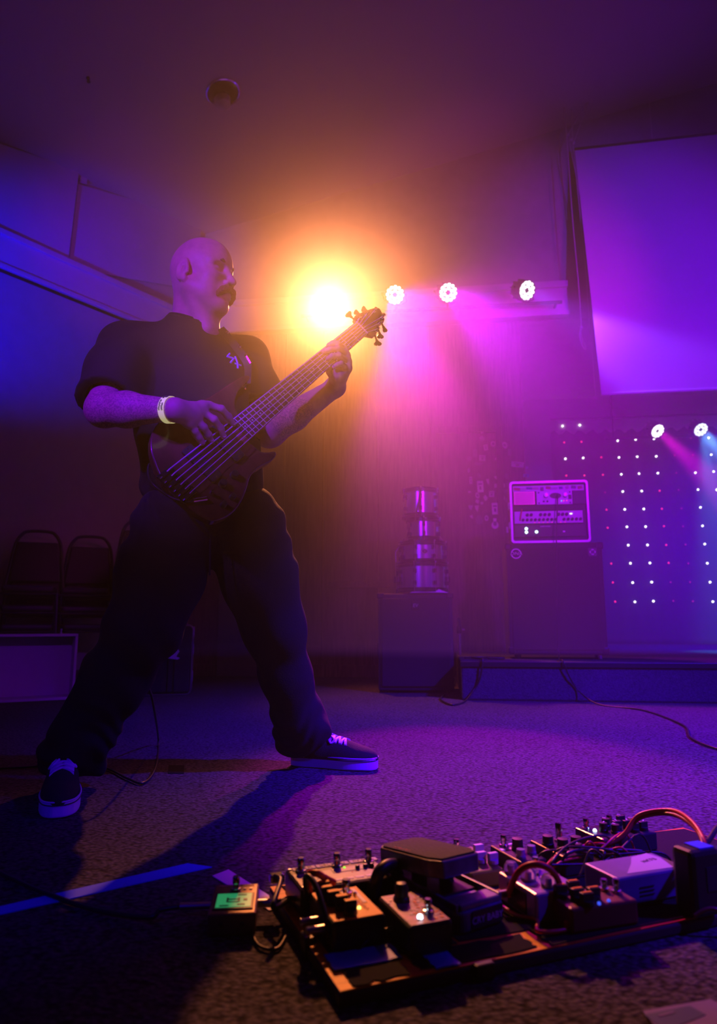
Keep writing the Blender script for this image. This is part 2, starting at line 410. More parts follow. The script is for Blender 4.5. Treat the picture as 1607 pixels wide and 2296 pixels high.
m = MB(); m.tube([BL - WD * .0 + Vector((0, 0, -.0)), BR], .012, 8); m.build('bottom_bar', M_screen, scr, world=True)
m = MB(); m.tube([TL, TR], .014, 8); m.build('top_bar', M_blacksatin, scr, world=True)
for u in (.25, .6, .95):
    a = TL.lerp(TR, u); m = MB(); b = a.copy(); b.z = ceil_z(a) - .002; m.tube([a, b], .004, 6); m.build('hanging_line', M_rope, scr, world=True)
def R_(px, py, off): return hit(px, py, WC + WN * off, WN)
rope = empty('knotted_rope', R_(1270, 292, .30), 0, 'pale knotted cord hanging left of the screen with a loop at its end', 'cord')
top = R_(1268, 300, .3); top.z = ceil_z(top) - .004
m = MB(); m.tube(spline([top, R_(1272, 330, .3), R_(1284, 500, .3), R_(1297, 640, .3), R_(1303, 732, .3)]), .005, 6); m.build('line', M_rope, rope, world=True)
m = MB(); m.tube(spline([R_(1303, 733, .3), R_(1299, 752, .3), R_(1304, 772, .3), R_(1311, 784, .3), R_(1312, 775, .3), R_(1306, 764, .3), R_(1302, 750, .29), R_(1303, 735, .29)], 8), .0055, 6); m.build('loop', M_rope, rope, world=True)
m = MB(); m.ball(R_(1303, 735, .3), .016, 10, 6); m.build('knot', M_rope, rope, world=True)
rope2 = empty('screen_line', R_(1283, 322, .25), 0, 'tight pair of thin lines tied at the ceiling by the screen edge', 'cord')
t2 = R_(1284, 300, .25); t2.z = ceil_z(t2) - .004
m = MB(); m.tube([t2, R_(1284, 322, .25), R_(1312, 600, .25), R_(1335, 893, .25)], .0045, 6); m.build('line', M_rope, rope2, world=True)
m = MB(); m.tube([R_(1275, 312, .27), R_(1300, 440, .25), R_(1318, 620, .25), R_(1331, 790, .25)], .004, 6); m.build('line', M_rope, rope2, world=True)
for a, b in (((1272, 305), (1318, 276)), ((1287, 317), (1322, 270))):
    A, B = R_(*a, .27), R_(*b, .27); B.z = ceil_z(B) - .004; m = MB(); m.tube([A, B], .004, 6); m.build('stay', M_rope, rope2, world=True)
for p in ((1273, 303), (1280, 313), (1286, 320)):
    m = MB(); m.ball(R_(*p, .26), .014, 8, 6); m.build('knot', M_rope, rope2, world=True)
m = MB(); m.box(0, 0, 0, .03, .03, .02); m.M = Matrix()
m = MB(Matrix.Translation(R_(1335, 893, .25))); m.box(0, 0, 0, .035, .02, .03); m.build('toggle', M_rope, rope2, world=True)

# ------------------------------------------------------------------ stage lamps
def lens_mat(name, c, s):
    return mat(name, (.02, .02, .02), .3, emit=c, estr=s)
M_lens_white = lens_mat('led_lens_white', (1.0, .95, 1.0), 3.0)
M_lens_blue = lens_mat('led_lens_bluewhite', (.82, .92, 1.0), 2.4)
M_lens_amber = lens_mat('led_lens_amber', (1.0, .70, .30), 14.0)
def par(px, py, off, target, lens, lamp, label, hang=True, R=.085):
    loc = R_(px, py, off); d = (Vector(target) - loc).normalized()
    e = empty('par_light', loc, 0, label, 'stage light', 'LED par lights')
    B = basis(loc, d, (0, 0, 1))
    m = MB(B); m.lathe([(R * .55, -.15), (R * .8, -.135), (R * .92, -.10), (R * .98, -.03), (R, -.02), (R * 1.04, -.01), (R * 1.04, .012), (R * .97, .012), (R * .97, -.004), (.002, -.004)], 28)
    m.build('housing', M_black, e, smooth=True, world=True)
    for k in range(10):
        a = 2 * math.pi * k / 10
        m = MB(B @ Matrix.Rotation(a, 4, 'Z')); m.box(R * .9, 0, -.08, .03, .006, .09); m.build('cooling_fin', M_black, e, world=True)
    for ring, (n, rr, lr) in enumerate(((12, R * .80, R * .185), (6, R * .43, R * .185))):
        for k in range(n):
            a = 2 * math.pi * (k + .5 * ring) / n
            m = MB(B); m.lathe([(lr, .002), (lr * .95, .010), (lr * .6, .016), (.001, .018)], 10, rr * math.cos(a), rr * math.sin(a))
            m.build('led_lens', lens, e, smooth='full', world=True)
    side = B.col[0].xyz.normalized(); upv = Vector((0, 0, 1))
    bk = (-WN - d * .0).normalized()
    arch = [loc + side * (R + .02) - d * .05, loc + side * (R + .02) + bk * .12, loc + side * (R * .5) + bk * .20, loc - side * (R * .5) + bk * .20, loc - side * (R + .02) + bk * .12, loc - side * (R + .02) - d * .05]
    m = MB(); m.tube(arch, .007, 6); m.build('yoke', M_blacksatin, e, world=True)
    for sg in (1, -1):
        m = MB(basis(loc + side * sg * (R + .012) - d * .05, side * sg)); m.lathe([(.014, 0), (.014, .02), (.006, .022)], 10); m.build('yoke_knob', M_black, e, world=True)
    top = loc + bk * .208
    if lamp: 
        for (tgt, colr, powr, ang, bl, sz) in lamp:
            dd = (Vector(tgt) - loc).normalized()
            spot('par_spot', loc + d * .05, loc + dd * 3, colr, powr, ang, bl, sz)
    return e, top
bar_tops = []
AMB = (.02, .4, .95)
e, t = par(735, 690, .50, AMB, M_lens_amber, [((.50, 1.6, 1.0), (1.0, .27, .07), 1150, 46, .9, .06), ((.55, 4.6, .7), (1.0, .20, .07), 520, 50, 1.0, .06), ((-.2, 1.5, 2.4), (1.0, .08, .05), 130, 90, 1.0, .06), ((.03, .5, .95), (.98, .39, .13), 660, 34, 1.0, .06)], 'amber par light blazing behind the bass headstock'); bar_tops.append(t)  # steep downward spot added for the red glow below this lamp
e, t = par(885, 661, .50, (.9, 0, .5), M_lens_white, [((.40, 2.32, .0), (1.0, .0, .82), 1900, 21, .6, .06), ((1.7, 3.7, 1.3), (1.0, .0, .84), 620, 62, 1.0, .06)], 'white lit par light just right of the bass headstock'); bar_tops.append(t)  # second, wide spot added to light the haze
e, t = par(1004, 656, .50, (1.9, .5, .6), M_lens_white, [((2.2, 4.0, 1.2), (.50, .0, 1.0), 900, 54, .8, .06)], 'white lit par light second from right on the front bar'); bar_tops.append(t)
PB = hit(1420, 800, WC + WN * .55, WN)
e, t = par(1180, 651, .50, (3.6, 1.6, 1.0), M_lens_white, [(PB, (.22, .05, 1.0), 330, 42, .7, .06)], 'white lit par light turned away near the screen'); bar_tops.append(t)
# bar that carries the front pars, level behind them
zb = sum(t.z for t in bar_tops) / 4
a = bar_tops[0] - WD * .30; b = bar_tops[3] + WD * .35; a -= WN * .05; b -= WN * .05; a.z = b.z = zb
bar = empty('lighting_bar', a, 0, 'thin dark pipe carrying the front row of par lights', 'lighting bar')
m = MB(); m.tube([a, b], .016, 10); m.build('pipe', M_black, bar, world=True)
for t in bar_tops:
    q = a + WD * ((t - a).dot(WD)); m = MB(); m.tube([q, q.lerp(t, .97)], .012, 8); m.build('clamp', M_black, bar, world=True)
for u in (.02, .62, .98):
    q = a.lerp(b, u); dist = (q - WC).dot(WN); m = MB(); m.tube([q, q - WN * (dist - .135)], .012, 8); m.build('wall_bracket', M_black, bar, world=True)
# rear pars over the stage
rb = []
e, t = par(1473, 966, -1.35, (4.2, 3.9, .2), M_lens_white, [((4.15, 5.2, .2), (1.0, .0, .80), 900, 20, .5, .05)], 'magenta rear par light above the back of the stage', R=.078); rb.append(t)
e, t = par(1570, 963, -1.35, (4.0, 4.0, .2), M_lens_blue, [((4.3, 5.4, .2), (.12, .42, 1.0), 1500, 22, .5, .05), (fl(1660, 1462, .235), (.03, .38, 1.0), 700, 22, .9, .05)], 'blue white rear par light at the right edge', R=.078); rb.append(t)
a = rb[0] - WD * .5 - WN * .05; b = rb[1] + WD * .9 - WN * .05; a.z = b.z = (rb[0].z + rb[1].z) / 2
rbar = empty('rear_lighting_bar', a, 0, 'dark pipe over the stage holding the two rear pars', 'lighting bar')
m = MB(); m.tube([a, b], .018, 10); m.build('pipe', M_black, rbar, world=True)
for t in rb:
    q = a + WD * ((t - a).dot(WD)); m = MB(); m.tube([q, q.lerp(t, .97)], .012, 8); m.build('clamp', M_black, rbar, world=True)
for u in (.05, .95):
    q = a.lerp(b, u); m = MB(); m.tube([q, Vector((q.x, q.y, 3.452))], .012, 8); m.build('drop_rod', M_black, rbar, world=True)

# ------------------------------------------------------------------ stage haze, thick round the lamps
m = MB(); pl_ = [L(3.0, .05, 0), W(.06, .05, 0), W(S_AL + .05, .05, 0), W(S_AL + .05, -2.6, 0), W(SEND - .05, -2.6, 0), W(SEND - .05, 2.7, 0), W(1.0, 2.7, 0)]
m.prism([(p.x, p.y) for p in pl_], .30, 4.3)
M_haze = bpy.data.materials.new('haze'); M_haze.use_nodes = True; hn = M_haze.node_tree; hn.nodes.clear()
ho = hn.nodes.new('ShaderNodeOutputMaterial'); hv = hn.nodes.new('ShaderNodeVolumeScatter'); hv.inputs['Density'].default_value = .095; hv.inputs['Anisotropy'].default_value = .30
hn.links.new(hv.outputs[0], ho.inputs['Volume'])
hz = m.build('haze', M_haze)
bmm = bmesh.new(); bmm.from_mesh(hz.data); bmesh.ops.recalc_face_normals(bmm, faces=bmm.faces); bmesh.ops.triangulate(bmm, faces=bmm.faces); bmm.to_mesh(hz.data); bmm.free()
tag(hz, 'stage haze hanging round the lamps', 'haze', None, 'stuff')

# ------------------------------------------------------------------ star cloth
SO = -2.35
cn = (WN * 1 + Vector((0, 0, .12))).normalized()
C0 = WC + WN * SO + Vector((0, 0, .235)) + WD * 3.6
def SC(px, py): return hit(px, py, C0, cn)
lo = SC(1480, 1440)
curt = empty('star_curtain', Vector((lo.x, lo.y, .235)), 0, 'black star cloth with rows of white and red lights', 'curtain')
ex = (SC(1571, 1154) - SC(1119 * .378 + 1000, 1187 * .378 + 900)); 
g00 = SC(1000 + 1016 * .378, 900 + 232 * .378); gA9 = SC(1000 + 1119 * .378, 900 + 1187 * .378); gB9 = SC(1000 + 1233 * .378, 900 + 1178 * .378)
dv = (gA9 - g00) / 9; du = WD * (gB9 - gA9).length
dv = dv - du.normalized() * dv.dot(du.normalized()) * .6
pl = g00 - du * 3.7 - dv * 1.3; pr_ = g00 + du * 9.5 - dv * 1.3
nx, nz = 60, 2; vs, fs = [], []
hh = g00.z + 1.3 * abs(dv.z) - .24
for j in range(nz + 1):
    for i in range(nx + 1):
        p = pl.lerp(pr_, i / nx) + dv.normalized() * (hh / abs(dv.normalized().z) * j / nz)
        vs.append(p + cn * (-.02 + .004 * math.sin(i * 1.9)))
for j in range(nz):
    for i in range(nx): k = j * (nx + 1) + i; fs.append((k, k + 1, k + nx + 2, k + nx + 1))
M_star = mat('star_cloth', (.022, .022, .026), .95, bump=.2, bscale=200)
n = len(vs); vs += [p - cn * .004 for p in vs]; fs += [tuple(n + q for q in f[::-1]) for f in list(fs)]
MB().add(vs, fs).build('cloth', M_star, curt, smooth='full', world=True)
m = MB(); m.tube([pl + Vector((0, 0, .02)), pr_ + Vector((0, 0, .02))], .015, 8); m.build('top_pipe', M_black, curt, world=True)
for u in (.03, .97):
    q = pl.lerp(pr_, u); m = MB(); m.tube([q - cn * .05, Vector((q.x, q.y, .236)) - cn * .05], .014, 8); m.build('upright', M_black, curt, world=True)
M_sw = mat('star_white', (.02, .02, .02), .4, emit=(1, .97, 1), estr=5.0)
M_sr = mat('star_red', (.02, .02, .02), .4, emit=(1.0, .02, .10), estr=2.2)
M_sm = mat('star_magenta', (.02, .02, .02), .4, emit=(.8, .01, .25), estr=.7)
meW = MB().ball((0, 0, 0), .0125, 10, 6).build('tmpw', M_sw, smooth='full'); meR = MB().ball((0, 0, 0), .0115, 10, 6).build('tmpr', M_sr, smooth='full'); meM = MB().ball((0, 0, 0), .011, 10, 6).build('tmpm', M_sm, smooth='full')
pat = {-3: 'WRWR......', -2: 'WRWR......', -1: '.RRMRR.RRR', 0: 'WWWWWWWWWW', 1: 'WWWWWWWWWW', 2: 'WWWRRRRRMM', 3: '.MMMMMMMMM', 4: 'MMWWWWWWWW', 5: 'WWWWWWWWWW', 6: 'RRRRMMRRRM', 7: 'WWWWWWWWWW', 8: 'WWRWWWWRWW'}
for c_, s_ in pat.items():
    for r_, ch in enumerate(s_):
        if ch == '.': continue
        p = g00 + du * c_ + dv * (r_ - (1 if c_ < -1 else 0)) + cn * .004
        src = {'W': meW, 'R': meR, 'M': meM}[ch]
        o = bpy.data.objects.new('star_light', src.data); col.objects.link(o); o.parent = curt
        o.location = rootM(curt).inverted() @ (p + Vector((random.uniform(-.006, .006), 0, random.uniform(-.006, .006))))
for q in (meW, meR, meM): bpy.data.objects.remove(q)
# ------------------------------------------------------------------ loudspeaker and the stack of drums on it
def lb(cx, cy, z0, w, d, h): return (cx, cy, z0 + h / 2, w, d, h)
A = fl(848, 1555); B = fl(1020, 1556); fx = (B - A).normalized(); wS = (B - A).length
rz = math.atan2(fx.y, fx.x); ctr = (A + B) / 2
hS = at(933, 1330, ctr.y).z
spk = empty('loudspeaker', ctr + Vector((-fx.y, fx.x, 0)) * .2, rz, 'big black loudspeaker cabinet on the floor under the drums', 'loudspeaker')
m = MB(); m.box(*lb(0, .015, .015, wS, .37, hS - .015)); m.build('cabinet', M_tolex, spk, bevel=.012)
m = MB(); m.box(*lb(0, -.178, .045, wS - .05, .02, hS - .08)); m.build('grille', M_grille, spk, bevel=.006)
m = MB(); m.box(*lb(.0, -.192, hS - .115, .055, .008, .055)); bd_ = m.build('badge', M_blacksatin, spk, bevel=.004)
M_badge = mat('badge_print', (.35, .35, .40), .3, metal=.4)
text('EV', 'badge_mark', M_badge, bd_, Matrix.Translation((0, -.1965, hS - .086)) @ Matrix.Rotation(math.pi / 2, 4, 'X'), .034, .0006, shear=.15)
for sx in (-1, 1):
    m = MB(); m.box(sx * (wS / 2 + .004), .0, hS * .42, .012, .12, .10); m.build('side_handle', M_blacksatin, spk, bevel=.004)
    for sy in (-.12, .15):
        m = MB(); m.cyl(sx * (wS / 2 - .05), sy, 0, .018, .02); m.build('rubber_foot', M_black, spk)
    for sy in (-1, 1):
        m = MB(); m.box(*lb(sx * (wS / 2 - .018), .015 + sy * .168, hS - .036, .05, .05, .04)); m.build('corner_cap', M_black, spk, bevel=.008)

M_shell = mat('silver_drum_wrap', (.50, .48, .52), .22, metal=.85)
M_hoop = mat('dark_hoop', (.03, .03, .035), .3, metal=.6)
M_head = mat('drum_head', (.55, .55, .55), .6)
def drum(pxc, z0, dia, h, label, nl=8, badge=False, legs=False, off=0):
    c = at(pxc, 1250, spk.location.y - .02 + off); r = dia / 2
    e = empty('drum', (c.x, c.y, z0), .2, label, 'drum', 'silver drums stacked on the loudspeaker')
    m = MB(); m.lathe([(r, .022), (r, h - .022)], 36); m.build('shell', M_shell, e, smooth=True)
    for z in (.0, h - .03):
        m = MB(); m.lathe([(r + .004, z), (r + .013, z), (r + .013, z + .012), (r + .007, z + .016), (r + .007, z + .026), (r + .013, z + .03), (r + .002, z + .03)], 36); m.build('hoop', M_hoop, e, smooth=True)
    m = MB(); m.lathe([(r + .002, h - .012), (r - .004, h - .008), (.001, h - .008)], 36); m.build('drum_head', M_head, e, smooth=True)
    for k in range(nl):
        a = 2 * math.pi * (k + .25) / nl; R = Matrix.Rotation(a, 4, 'Z')
        m = MB(R)
        for zz in ((h * .30, h * .70) if h > .12 else (h * .5,)):
            m.box(r + .010, 0, zz, .020, .020, .030)
        lug = m.build('lug', M_hoop, e, bevel=.004)
        m = MB(R); m.tube([(r + .018, 0, .0), (r + .018, 0, h)], .003, 6); m.box(r + .018, 0, h - .004, .012, .012, .012); m.build('tension_rod', M_chrome, e)
    if badge:
        a = -math.pi / 2 - .2; R = Matrix.Rotation(a, 4, 'Z')
        M2 = R @ frame(Vector((r + .001, 0, h * .5)), Vector((0, 1, 0)), Vector((0, 0, 1)), Vector((1, 0, 0)))
        for (w_, h_, mm, dz) in ((.048, .034, M_chrome, .001), (.036, .024, M_hoop, .003), (.022, .014, M_chrome, .005)):
            m = MB(M2); m.prism([(w_ / 2, 0), (w_ * .28, h_ * .40), (0, h_ / 2), (-w_ * .28, h_ * .40), (-w_ / 2, 0), (-w_ * .28, -h_ * .40), (0, -h_ / 2), (w_ * .28, -h_ * .40)], -.004, dz); m.build('badge', mm, e)
    return e
Yd = spk.location.y - .02
z1 = hS + .004
def zat(py): return at(946, py, Yd).z
d1 = drum(946, hS + .012, .355, zat(1267) - hS, 'largest silver drum, with bent chrome legs, at the bottom of the stack', 8)
d2_ = drum(947, zat(1266), .325, zat(1222) - zat(1266) + .018, 'silver drum with a diamond badge, second from the bottom', 8, badge=True)
d3 = drum(950, zat(1215), .235, zat(1170) - zat(1215) + .02, 'small silver drum between the badged drum and the topmost one', 6)
d4 = drum(944, zat(1164), .25, zat(1105) - zat(1164) + .02, 'topmost silver drum of the stack', 6)
def dp(px, py, dy=-.0): return at(px, py, Yd + dy)
for leg, kn in ((((904, 1207), (898, 1220), (886, 1238), (888, 1290), (890, 1324)), (889, 1300)), (((983, 1199), (990, 1210), (999, 1226), (1002, 1290), (1003, 1324)), (1002, 1300))):
    pts = [dp(x, y, -.06) for x, y in leg]; pts[-1].z = hS + .012
    m = MB(); m.tube(pts, .0055, 8); lg = m.build('leg', M_chrome, d1, smooth=True, world=True)
    m = MB(); m.lathe([(.012, 0), (.011, .03), (.007, .035)], 10, pts[-1].x, pts[-1].y, hS); m.build('rubber_tip', M_black, lg, world=True)
    q = dp(*kn, -.05); m = MB(); m.box(q.x, q.y, q.z, .04, .03, .045); m.build('leg_bracket', M_hoop, d1, bevel=.004, world=True)
# slanting rod across the topmost drum
m = MB(); m.tube([dp(943, 1098, -.16), dp(930, 1168, -.16)], .0075, 8); m.build('clamp_rod', M_hoop, d4, world=True)
# crumpled bag under the drum
c_ = dp(962, 1325, -.175); n_ = 26; vs, fs = [], []
for j in range(9):
    for i in range(n_):
        u = i / (n_ - 1) - .5; v = j / 8 - .5
        hgt = .028 * max(0, 1 - (2.0 * abs(u)) ** 2) * max(0, 1 - (2 * abs(v)) ** 2) * (1 + .8 * noise.noise(Vector((u * 9, v * 7, 1)))) + .003
        vs.append((c_.x + u * .27, c_.y + .02 + v * .05, hS + .002 + hgt))
for j in range(8):
    for i in range(n_ - 1): k = j * n_ + i; fs.append((k, k + 1, k + n_ + 1, k + n_))
bm_ = MB().add(vs, fs).build('plastic_bag', M_white, None, smooth='full'); sd = bm_.modifiers.new('t', 'SOLIDIFY'); sd.thickness = .002
tag(bm_, 'crumpled pale plastic bag lying at the foot of the lowest drum', 'bag')
# microphone stand leg folded beside the loudspeaker
st = fl(1036, 1542); e = empty('folded_stand', (st.x, st.y + .08, 0), 0, 'folded dark tripod stand standing between loudspeaker and stage', 'stand')
m = MB(); m.lathe([(.013, .02), (.013, .42)], 12); m.build('pole', M_steel, e, smooth=True)
m = MB(); m.lathe([(.02, .40), (.022, .41), (.022, .45), (.014, .46), (.012, .52)], 12); m.build('collar', M_black, e, smooth=True)
m = MB(); m.box(.028, 0, .43, .03, .012, .012); m.build('wing_knob', M_steel, e, bevel=.003)
for k in range(3):
    a = 2 * math.pi * k / 3 + .6; m = MB(); m.tube([(.012 * math.cos(a), .012 * math.sin(a), .16), (.05 * math.cos(a), .05 * math.sin(a), .012)], .006, 8); lg = m.build('leg', M_steel, e)
    m = MB(); m.ball((.05 * math.cos(a), .05 * math.sin(a), .011), .011, 8, 6); m.build('rubber_tip', M_black, lg)

# ------------------------------------------------------------------ bass cabinet and amp rack on the stage
cc = fl(1259, 1478, .235); rzc = -math.radians(7)
wC = .66; hC = at(1255, 1217, cc.y).z - .235
cab = empty('bass_cabinet', (cc.x, cc.y + .15, .235), rzc, 'tall black bass cabinet with a round badge standing on the stage', 'amplifier')
m = MB(); m.box(*lb(0, .0, .03, wC, .30, hC - .03)); m.build('cabinet', M_tolex, cab, bevel=.012)
m = MB(); m.box(*lb(0, -.150, .06, wC - .05, .022, hC - .10)); m.build('grille', M_grille, cab, bevel=.006)
for sx in (-1, 1):
    for zz in (.03, hC - .05):
        m = MB(); m.box(*lb(sx * (wC / 2 - .016), -.138, zz, .05, .04, .052)); m.build('corner_cap', M_blacksatin, cab, bevel=.012)
    m = MB(); m.lathe([(.02, 0), (.024, .03)], 12, sx * (wC / 2 - .06), -.10, 0); m.build('foot', M_black, cab)
m = MB(); m.lathe([(.014, .0), (.014, .02), (.008, .026)], 12, wC / 2 - .06, -.168, .003); m.build('front_foot', M_steel, cab, smooth=True)
yb = -.163; Mb = Matrix.Translation((-wC / 2 + .068, yb, hC - .075)) @ Matrix.Rotation(math.pi / 2, 4, 'X')
M_logo = mat('badge_silver', (.55, .53, .60), .3, metal=.5)
m = MB(Mb); n = 28; vs, fs = [], []
def ringpart(m, r0, r1, a0, a1, z0, z1, n=16):
    vs, fs = [], []
    for k in range(n + 1):
        a = a0 + (a1 - a0) * k / n
        for r in (r0, r1):
            for z in (z0, z1): vs.append((r * math.cos(a), r * math.sin(a), z))
    for k in range(n):
        b = 4 * k; fs += [(b, b + 4, b + 6, b + 2), (b + 1, b + 3, b + 7, b + 5), (b, b + 1, b + 5, b + 4), (b + 2, b + 6, b + 7, b + 3)]
    fs += [(0, 2, 3, 1), (4 * n, 4 * n + 1, 4 * n + 3, 4 * n + 2)]
    return m.add(vs, fs)
ringpart(m, .029, .036, math.radians(18), math.radians(162), 0, .003); ringpart(m, .029, .036, math.radians(198), math.radians(342), 0, .003)
bdg = m.build('round_badge', M_logo, cab)
text('DNA', 'badge_letters', M_logo, bdg, Mb @ Matrix.Translation((0, 0, .001)), .030, .0012, shear=.25, sx=1.25)
Mb2 = Matrix.Translation((wC / 2 - .07, yb, hC - .07)) @ Matrix.Rotation(math.pi / 2, 4, 'X')
M_plate = mat('dim_plate', (.09, .085, .10), .5)
m = MB(Mb2); m.prism(rrect(.058, .058, .006), 0, .003); pl2 = m.build('square_plate', M_plate, cab)
for a in range(4):
    m = MB(Mb2 @ Matrix.Rotation(a * math.pi / 2, 4, 'Z')); m.prism([(-.010, .012), (.010, .012), (.006, .020), (-.006, .020)], .003, .0045); m.build('plate_mark', M_logo, pl2)

rk = empty('amp_rack', (cc.x - .012, cc.y + .165, .235 + hC + .001), rzc - .01, 'pale edged amp rack case with knobs and lights on the bass cabinet', 'amplifier rack')
wR = .545; hR = at(1245, 1078, cc.y).z - (.235 + hC)
M_edge = mat('rack_aluminium', (.62, .60, .66), .35, metal=.5)
M_face = mat('amp_face', (.40, .38, .44), .4, metal=.35)
M_vent = mat('orange_lit_vent', (.55, .30, .28), .35, metal=.6)  # orange lamp reflection painted into the vent's base colour
M_unit = mat('dark_unit', (.035, .033, .038), .45)
o_ = rrect(wR, hR, .022, 5, 0, hR / 2); i_ = rrect(wR - .028, hR - .032, .014, 5, 0, hR / 2)
n = len(o_)
def ringframe(y0, y1):
    m = MB(); vs = [(x, y0, z) for x, z in o_] + [(x, y0, z) for x, z in i_] + [(x, y1, z) for x, z in o_] + [(x, y1, z) for x, z in i_]
    fs = []
    for k in range(n):
        q = (k + 1) % n
        fs += [(k, q, n + q, n + k), (2 * n + k, 3 * n + k, 3 * n + q, 2 * n + q), (k, 2 * n + k, 2 * n + q, q), (n + k, n + q, 3 * n + q, 3 * n + k)]
    return m.add(vs, fs)
ringframe(-.165, -.145).build('edge_frame', M_edge, rk, smooth=True)
m = MB(); vs = [(x * .985, y, .006 + (z - .0) * .97) for y in (-.146, .10) for x, z in o_]; fs = [(k, (k + 1) % n, n + (k + 1) % n, n + k) for k in range(n)] + [tuple(range(n, 2 * n))]
m.add(vs, fs); m.build('case_shell', M_tolex, rk, smooth=True)
def U(z0, z1): return hR * z0, hR * z1
yf = -.138
m = MB(); m.box(0, yf + .02, hR / 2, wR - .03, .01, hR - .03); m.build('rack_back', M_unit, rk)
# sticker strip along the top
m = MB(); m.box(0, yf - .006, hR * .885, wR - .05, .004, hR * .09); strip = m.build('sticker_strip', M_face, rk)
for k in range(11):
    m = MB(); wk = random.uniform(.02, .045); m.box(-.22 + k * .044, yf - .009, hR * .885 + random.uniform(-.004, .004), wk, .002, random.uniform(.015, .028), Matrix.Rotation(random.uniform(-.15, .15), 3, 'Y'))
    m.build('sticker', mat('rack_sticker_%d' % (k % 5), [(.55, .10, .12), (.5, .5, .55), (.10, .10, .35), (.60, .55, .50), (.15, .12, .18)][k % 5], .5) if k < 5 else bpy.data.materials['rack_sticker_%d' % (k % 5)], strip)
def knob(parent, x, y, z, r, mt=None, d=.014):
    m = MB(Matrix.Translation((x, y, z)) @ Matrix.Rotation(math.pi / 2, 4, 'X')); m.lathe([(r, 0), (r * .92, d), (r * .5, d + .001)], 14); m.box(0, r * .5, d + .002, r * .16, r * .8, .002)
    return m.build('knob', mt or M_black, parent, smooth=True)
# vented unit with centre panel
m = MB(); m.box(-.170, yf - .004, hR * .73, .150, .012, hR * .215); vent = m.build('vent_panel', M_vent, rk, bevel=.002)
for k in range(9):
    m = MB(); m.box(-.170, yf - .0108, hR * .645 + k * hR * .021, .13, .002, .003); m.build('vent_slot', M_unit, vent)
m = MB(); m.box(.04, yf - .004, hR * .73, .250, .012, hR * .225); pre = m.build('preamp_face', M_face, rk, bevel=.002)
for x in (-.018, .116): knob(pre, x, yf - .010, hR * .765, .018, M_steel, .018)
m = MB(Matrix.Translation((.048, yf - .0105, hR * .76)) @ Matrix.Rotation(math.pi / 2, 4, 'X') @ Matrix.Diagonal((1.9, 1, 1, 1))); m.lathe([(.021, 0), (.020, .003)], 24); m.build('name_oval', M_unit, pre, smooth=True)
for x in (-.035, -.010): knob(pre, x, yf - .010, hR * .67, .007, M_black, .008)
for x, c in ((.088, (.1, .5, 1)), (.104, (1, .05, .2)), (.124, (1, .05, .2))):
    m = MB(); m.ball((x, yf - .012, hR * .675), .0045, 8, 6); m.build('indicator', mat('ind_%d' % int(x * 1000), (.02, .02, .02), .3, emit=c, estr=1.3), pre)
for x in (-.068, .148):
    for zz in (.645, .815):
        m = MB(Matrix.Translation((x, yf - .010, hR * zz)) @ Matrix.Rotation(math.pi / 2, 4, 'X')); m.lathe([(.006, 0), (.005, .003)], 10); m.build('rack_screw', M_black, pre)
m = MB(); m.box(.148, yf - .012, hR * .735, .02, .006, .03); m.build('power_switch', M_black, pre, bevel=.002)
m = MB(); m.box(.215, yf + .002, hR * .73, .09, .012, hR * .215); m.build('blank_plate', M_unit, rk, bevel=.002)
for k in range(4):
    m = MB(); m.box(0, yf, hR * (.545 + .018 * k), wR - .06, .010, .004); m.build('vent_rib', M_unit, rk)
# wide preamp with two rows of knobs
m = MB(); m.box(-.008, yf - .006, hR * .415, .475, .014, hR * .20); amp = m.build('amp_face', M_face, rk, bevel=.002)
for x in (-.155, -.127, -.062, -.032, -.002, .062, .090, .118): knob(amp, x, yf - .013, hR * .455, .0115)
for k in range(15):
    if k in (9,): continue
    knob(amp, -.185 + k * .0283, yf - .013, hR * .375, .0105)
M_ired = mat('indicator_red', (.02, .02, .02), .3, emit=(1, .03, .25), estr=1.2)
for k in range(8):
    m = MB(); m.ball((-.105 + k * .030, yf - .013, hR * .328), .0035, 8, 6); m.build('indicator', M_ired, amp)
m = MB(); m.box(.148, yf - .014, hR * .462, .018, .004, .010); m.build('lit_badge', mat('lit_badge', (.02, .02, .02), .3, emit=(.95, 1, .75), estr=1.6), amp, bevel=.003)
m = MB(); m.tube(spline([(-.205, yf - .01, hR * .365), (-.205, yf - .035, hR * .40), (-.200, yf - .035, hR * .46), (-.19, yf - .01, hR * .55)]), .004, 8); m.build('patch_lead', M_redcable, amp, smooth=True)
# lower power amp
m = MB(); m.box(0, yf + .0, hR * .20, wR - .05, .012, hR * .20); pw = m.build('power_amp_face', M_unit, rk, bevel=.003)
M_icy = mat('icy_led', (.02, .02, .02), .3, emit=(.55, 1, 1), estr=4)
for x, z in ((-.165, .235), (-.165, .178), (-.095, .182)):
    m = MB(); m.ball((x, yf - .009, hR * z), .0105, 12, 8); m.build('bright_led', M_icy, pw, smooth='full')
for x in (-.163, -.093): knob(pw, x, yf - .006, hR * .115, .015)
marks('small_print', M_logo, pw, Matrix.Translation((-.03, yf - .006, hR * .268)) @ Matrix.Rotation(math.pi / 2, 4, 'X'), .07, .007, 12)
m = MB(); m.box(.095, yf - .007, hR * .18, .016, .003, .012); m.build('maker_mark', M_logo, pw, bevel=.002)
for sx in (-1, 1):
    for zz in (.62, .30):
        m = MB(); m.box(sx * (wR / 2 + .004), -.10, hR * zz, .012, .04, .05); m.build('latch', M_steel, rk, bevel=.003)

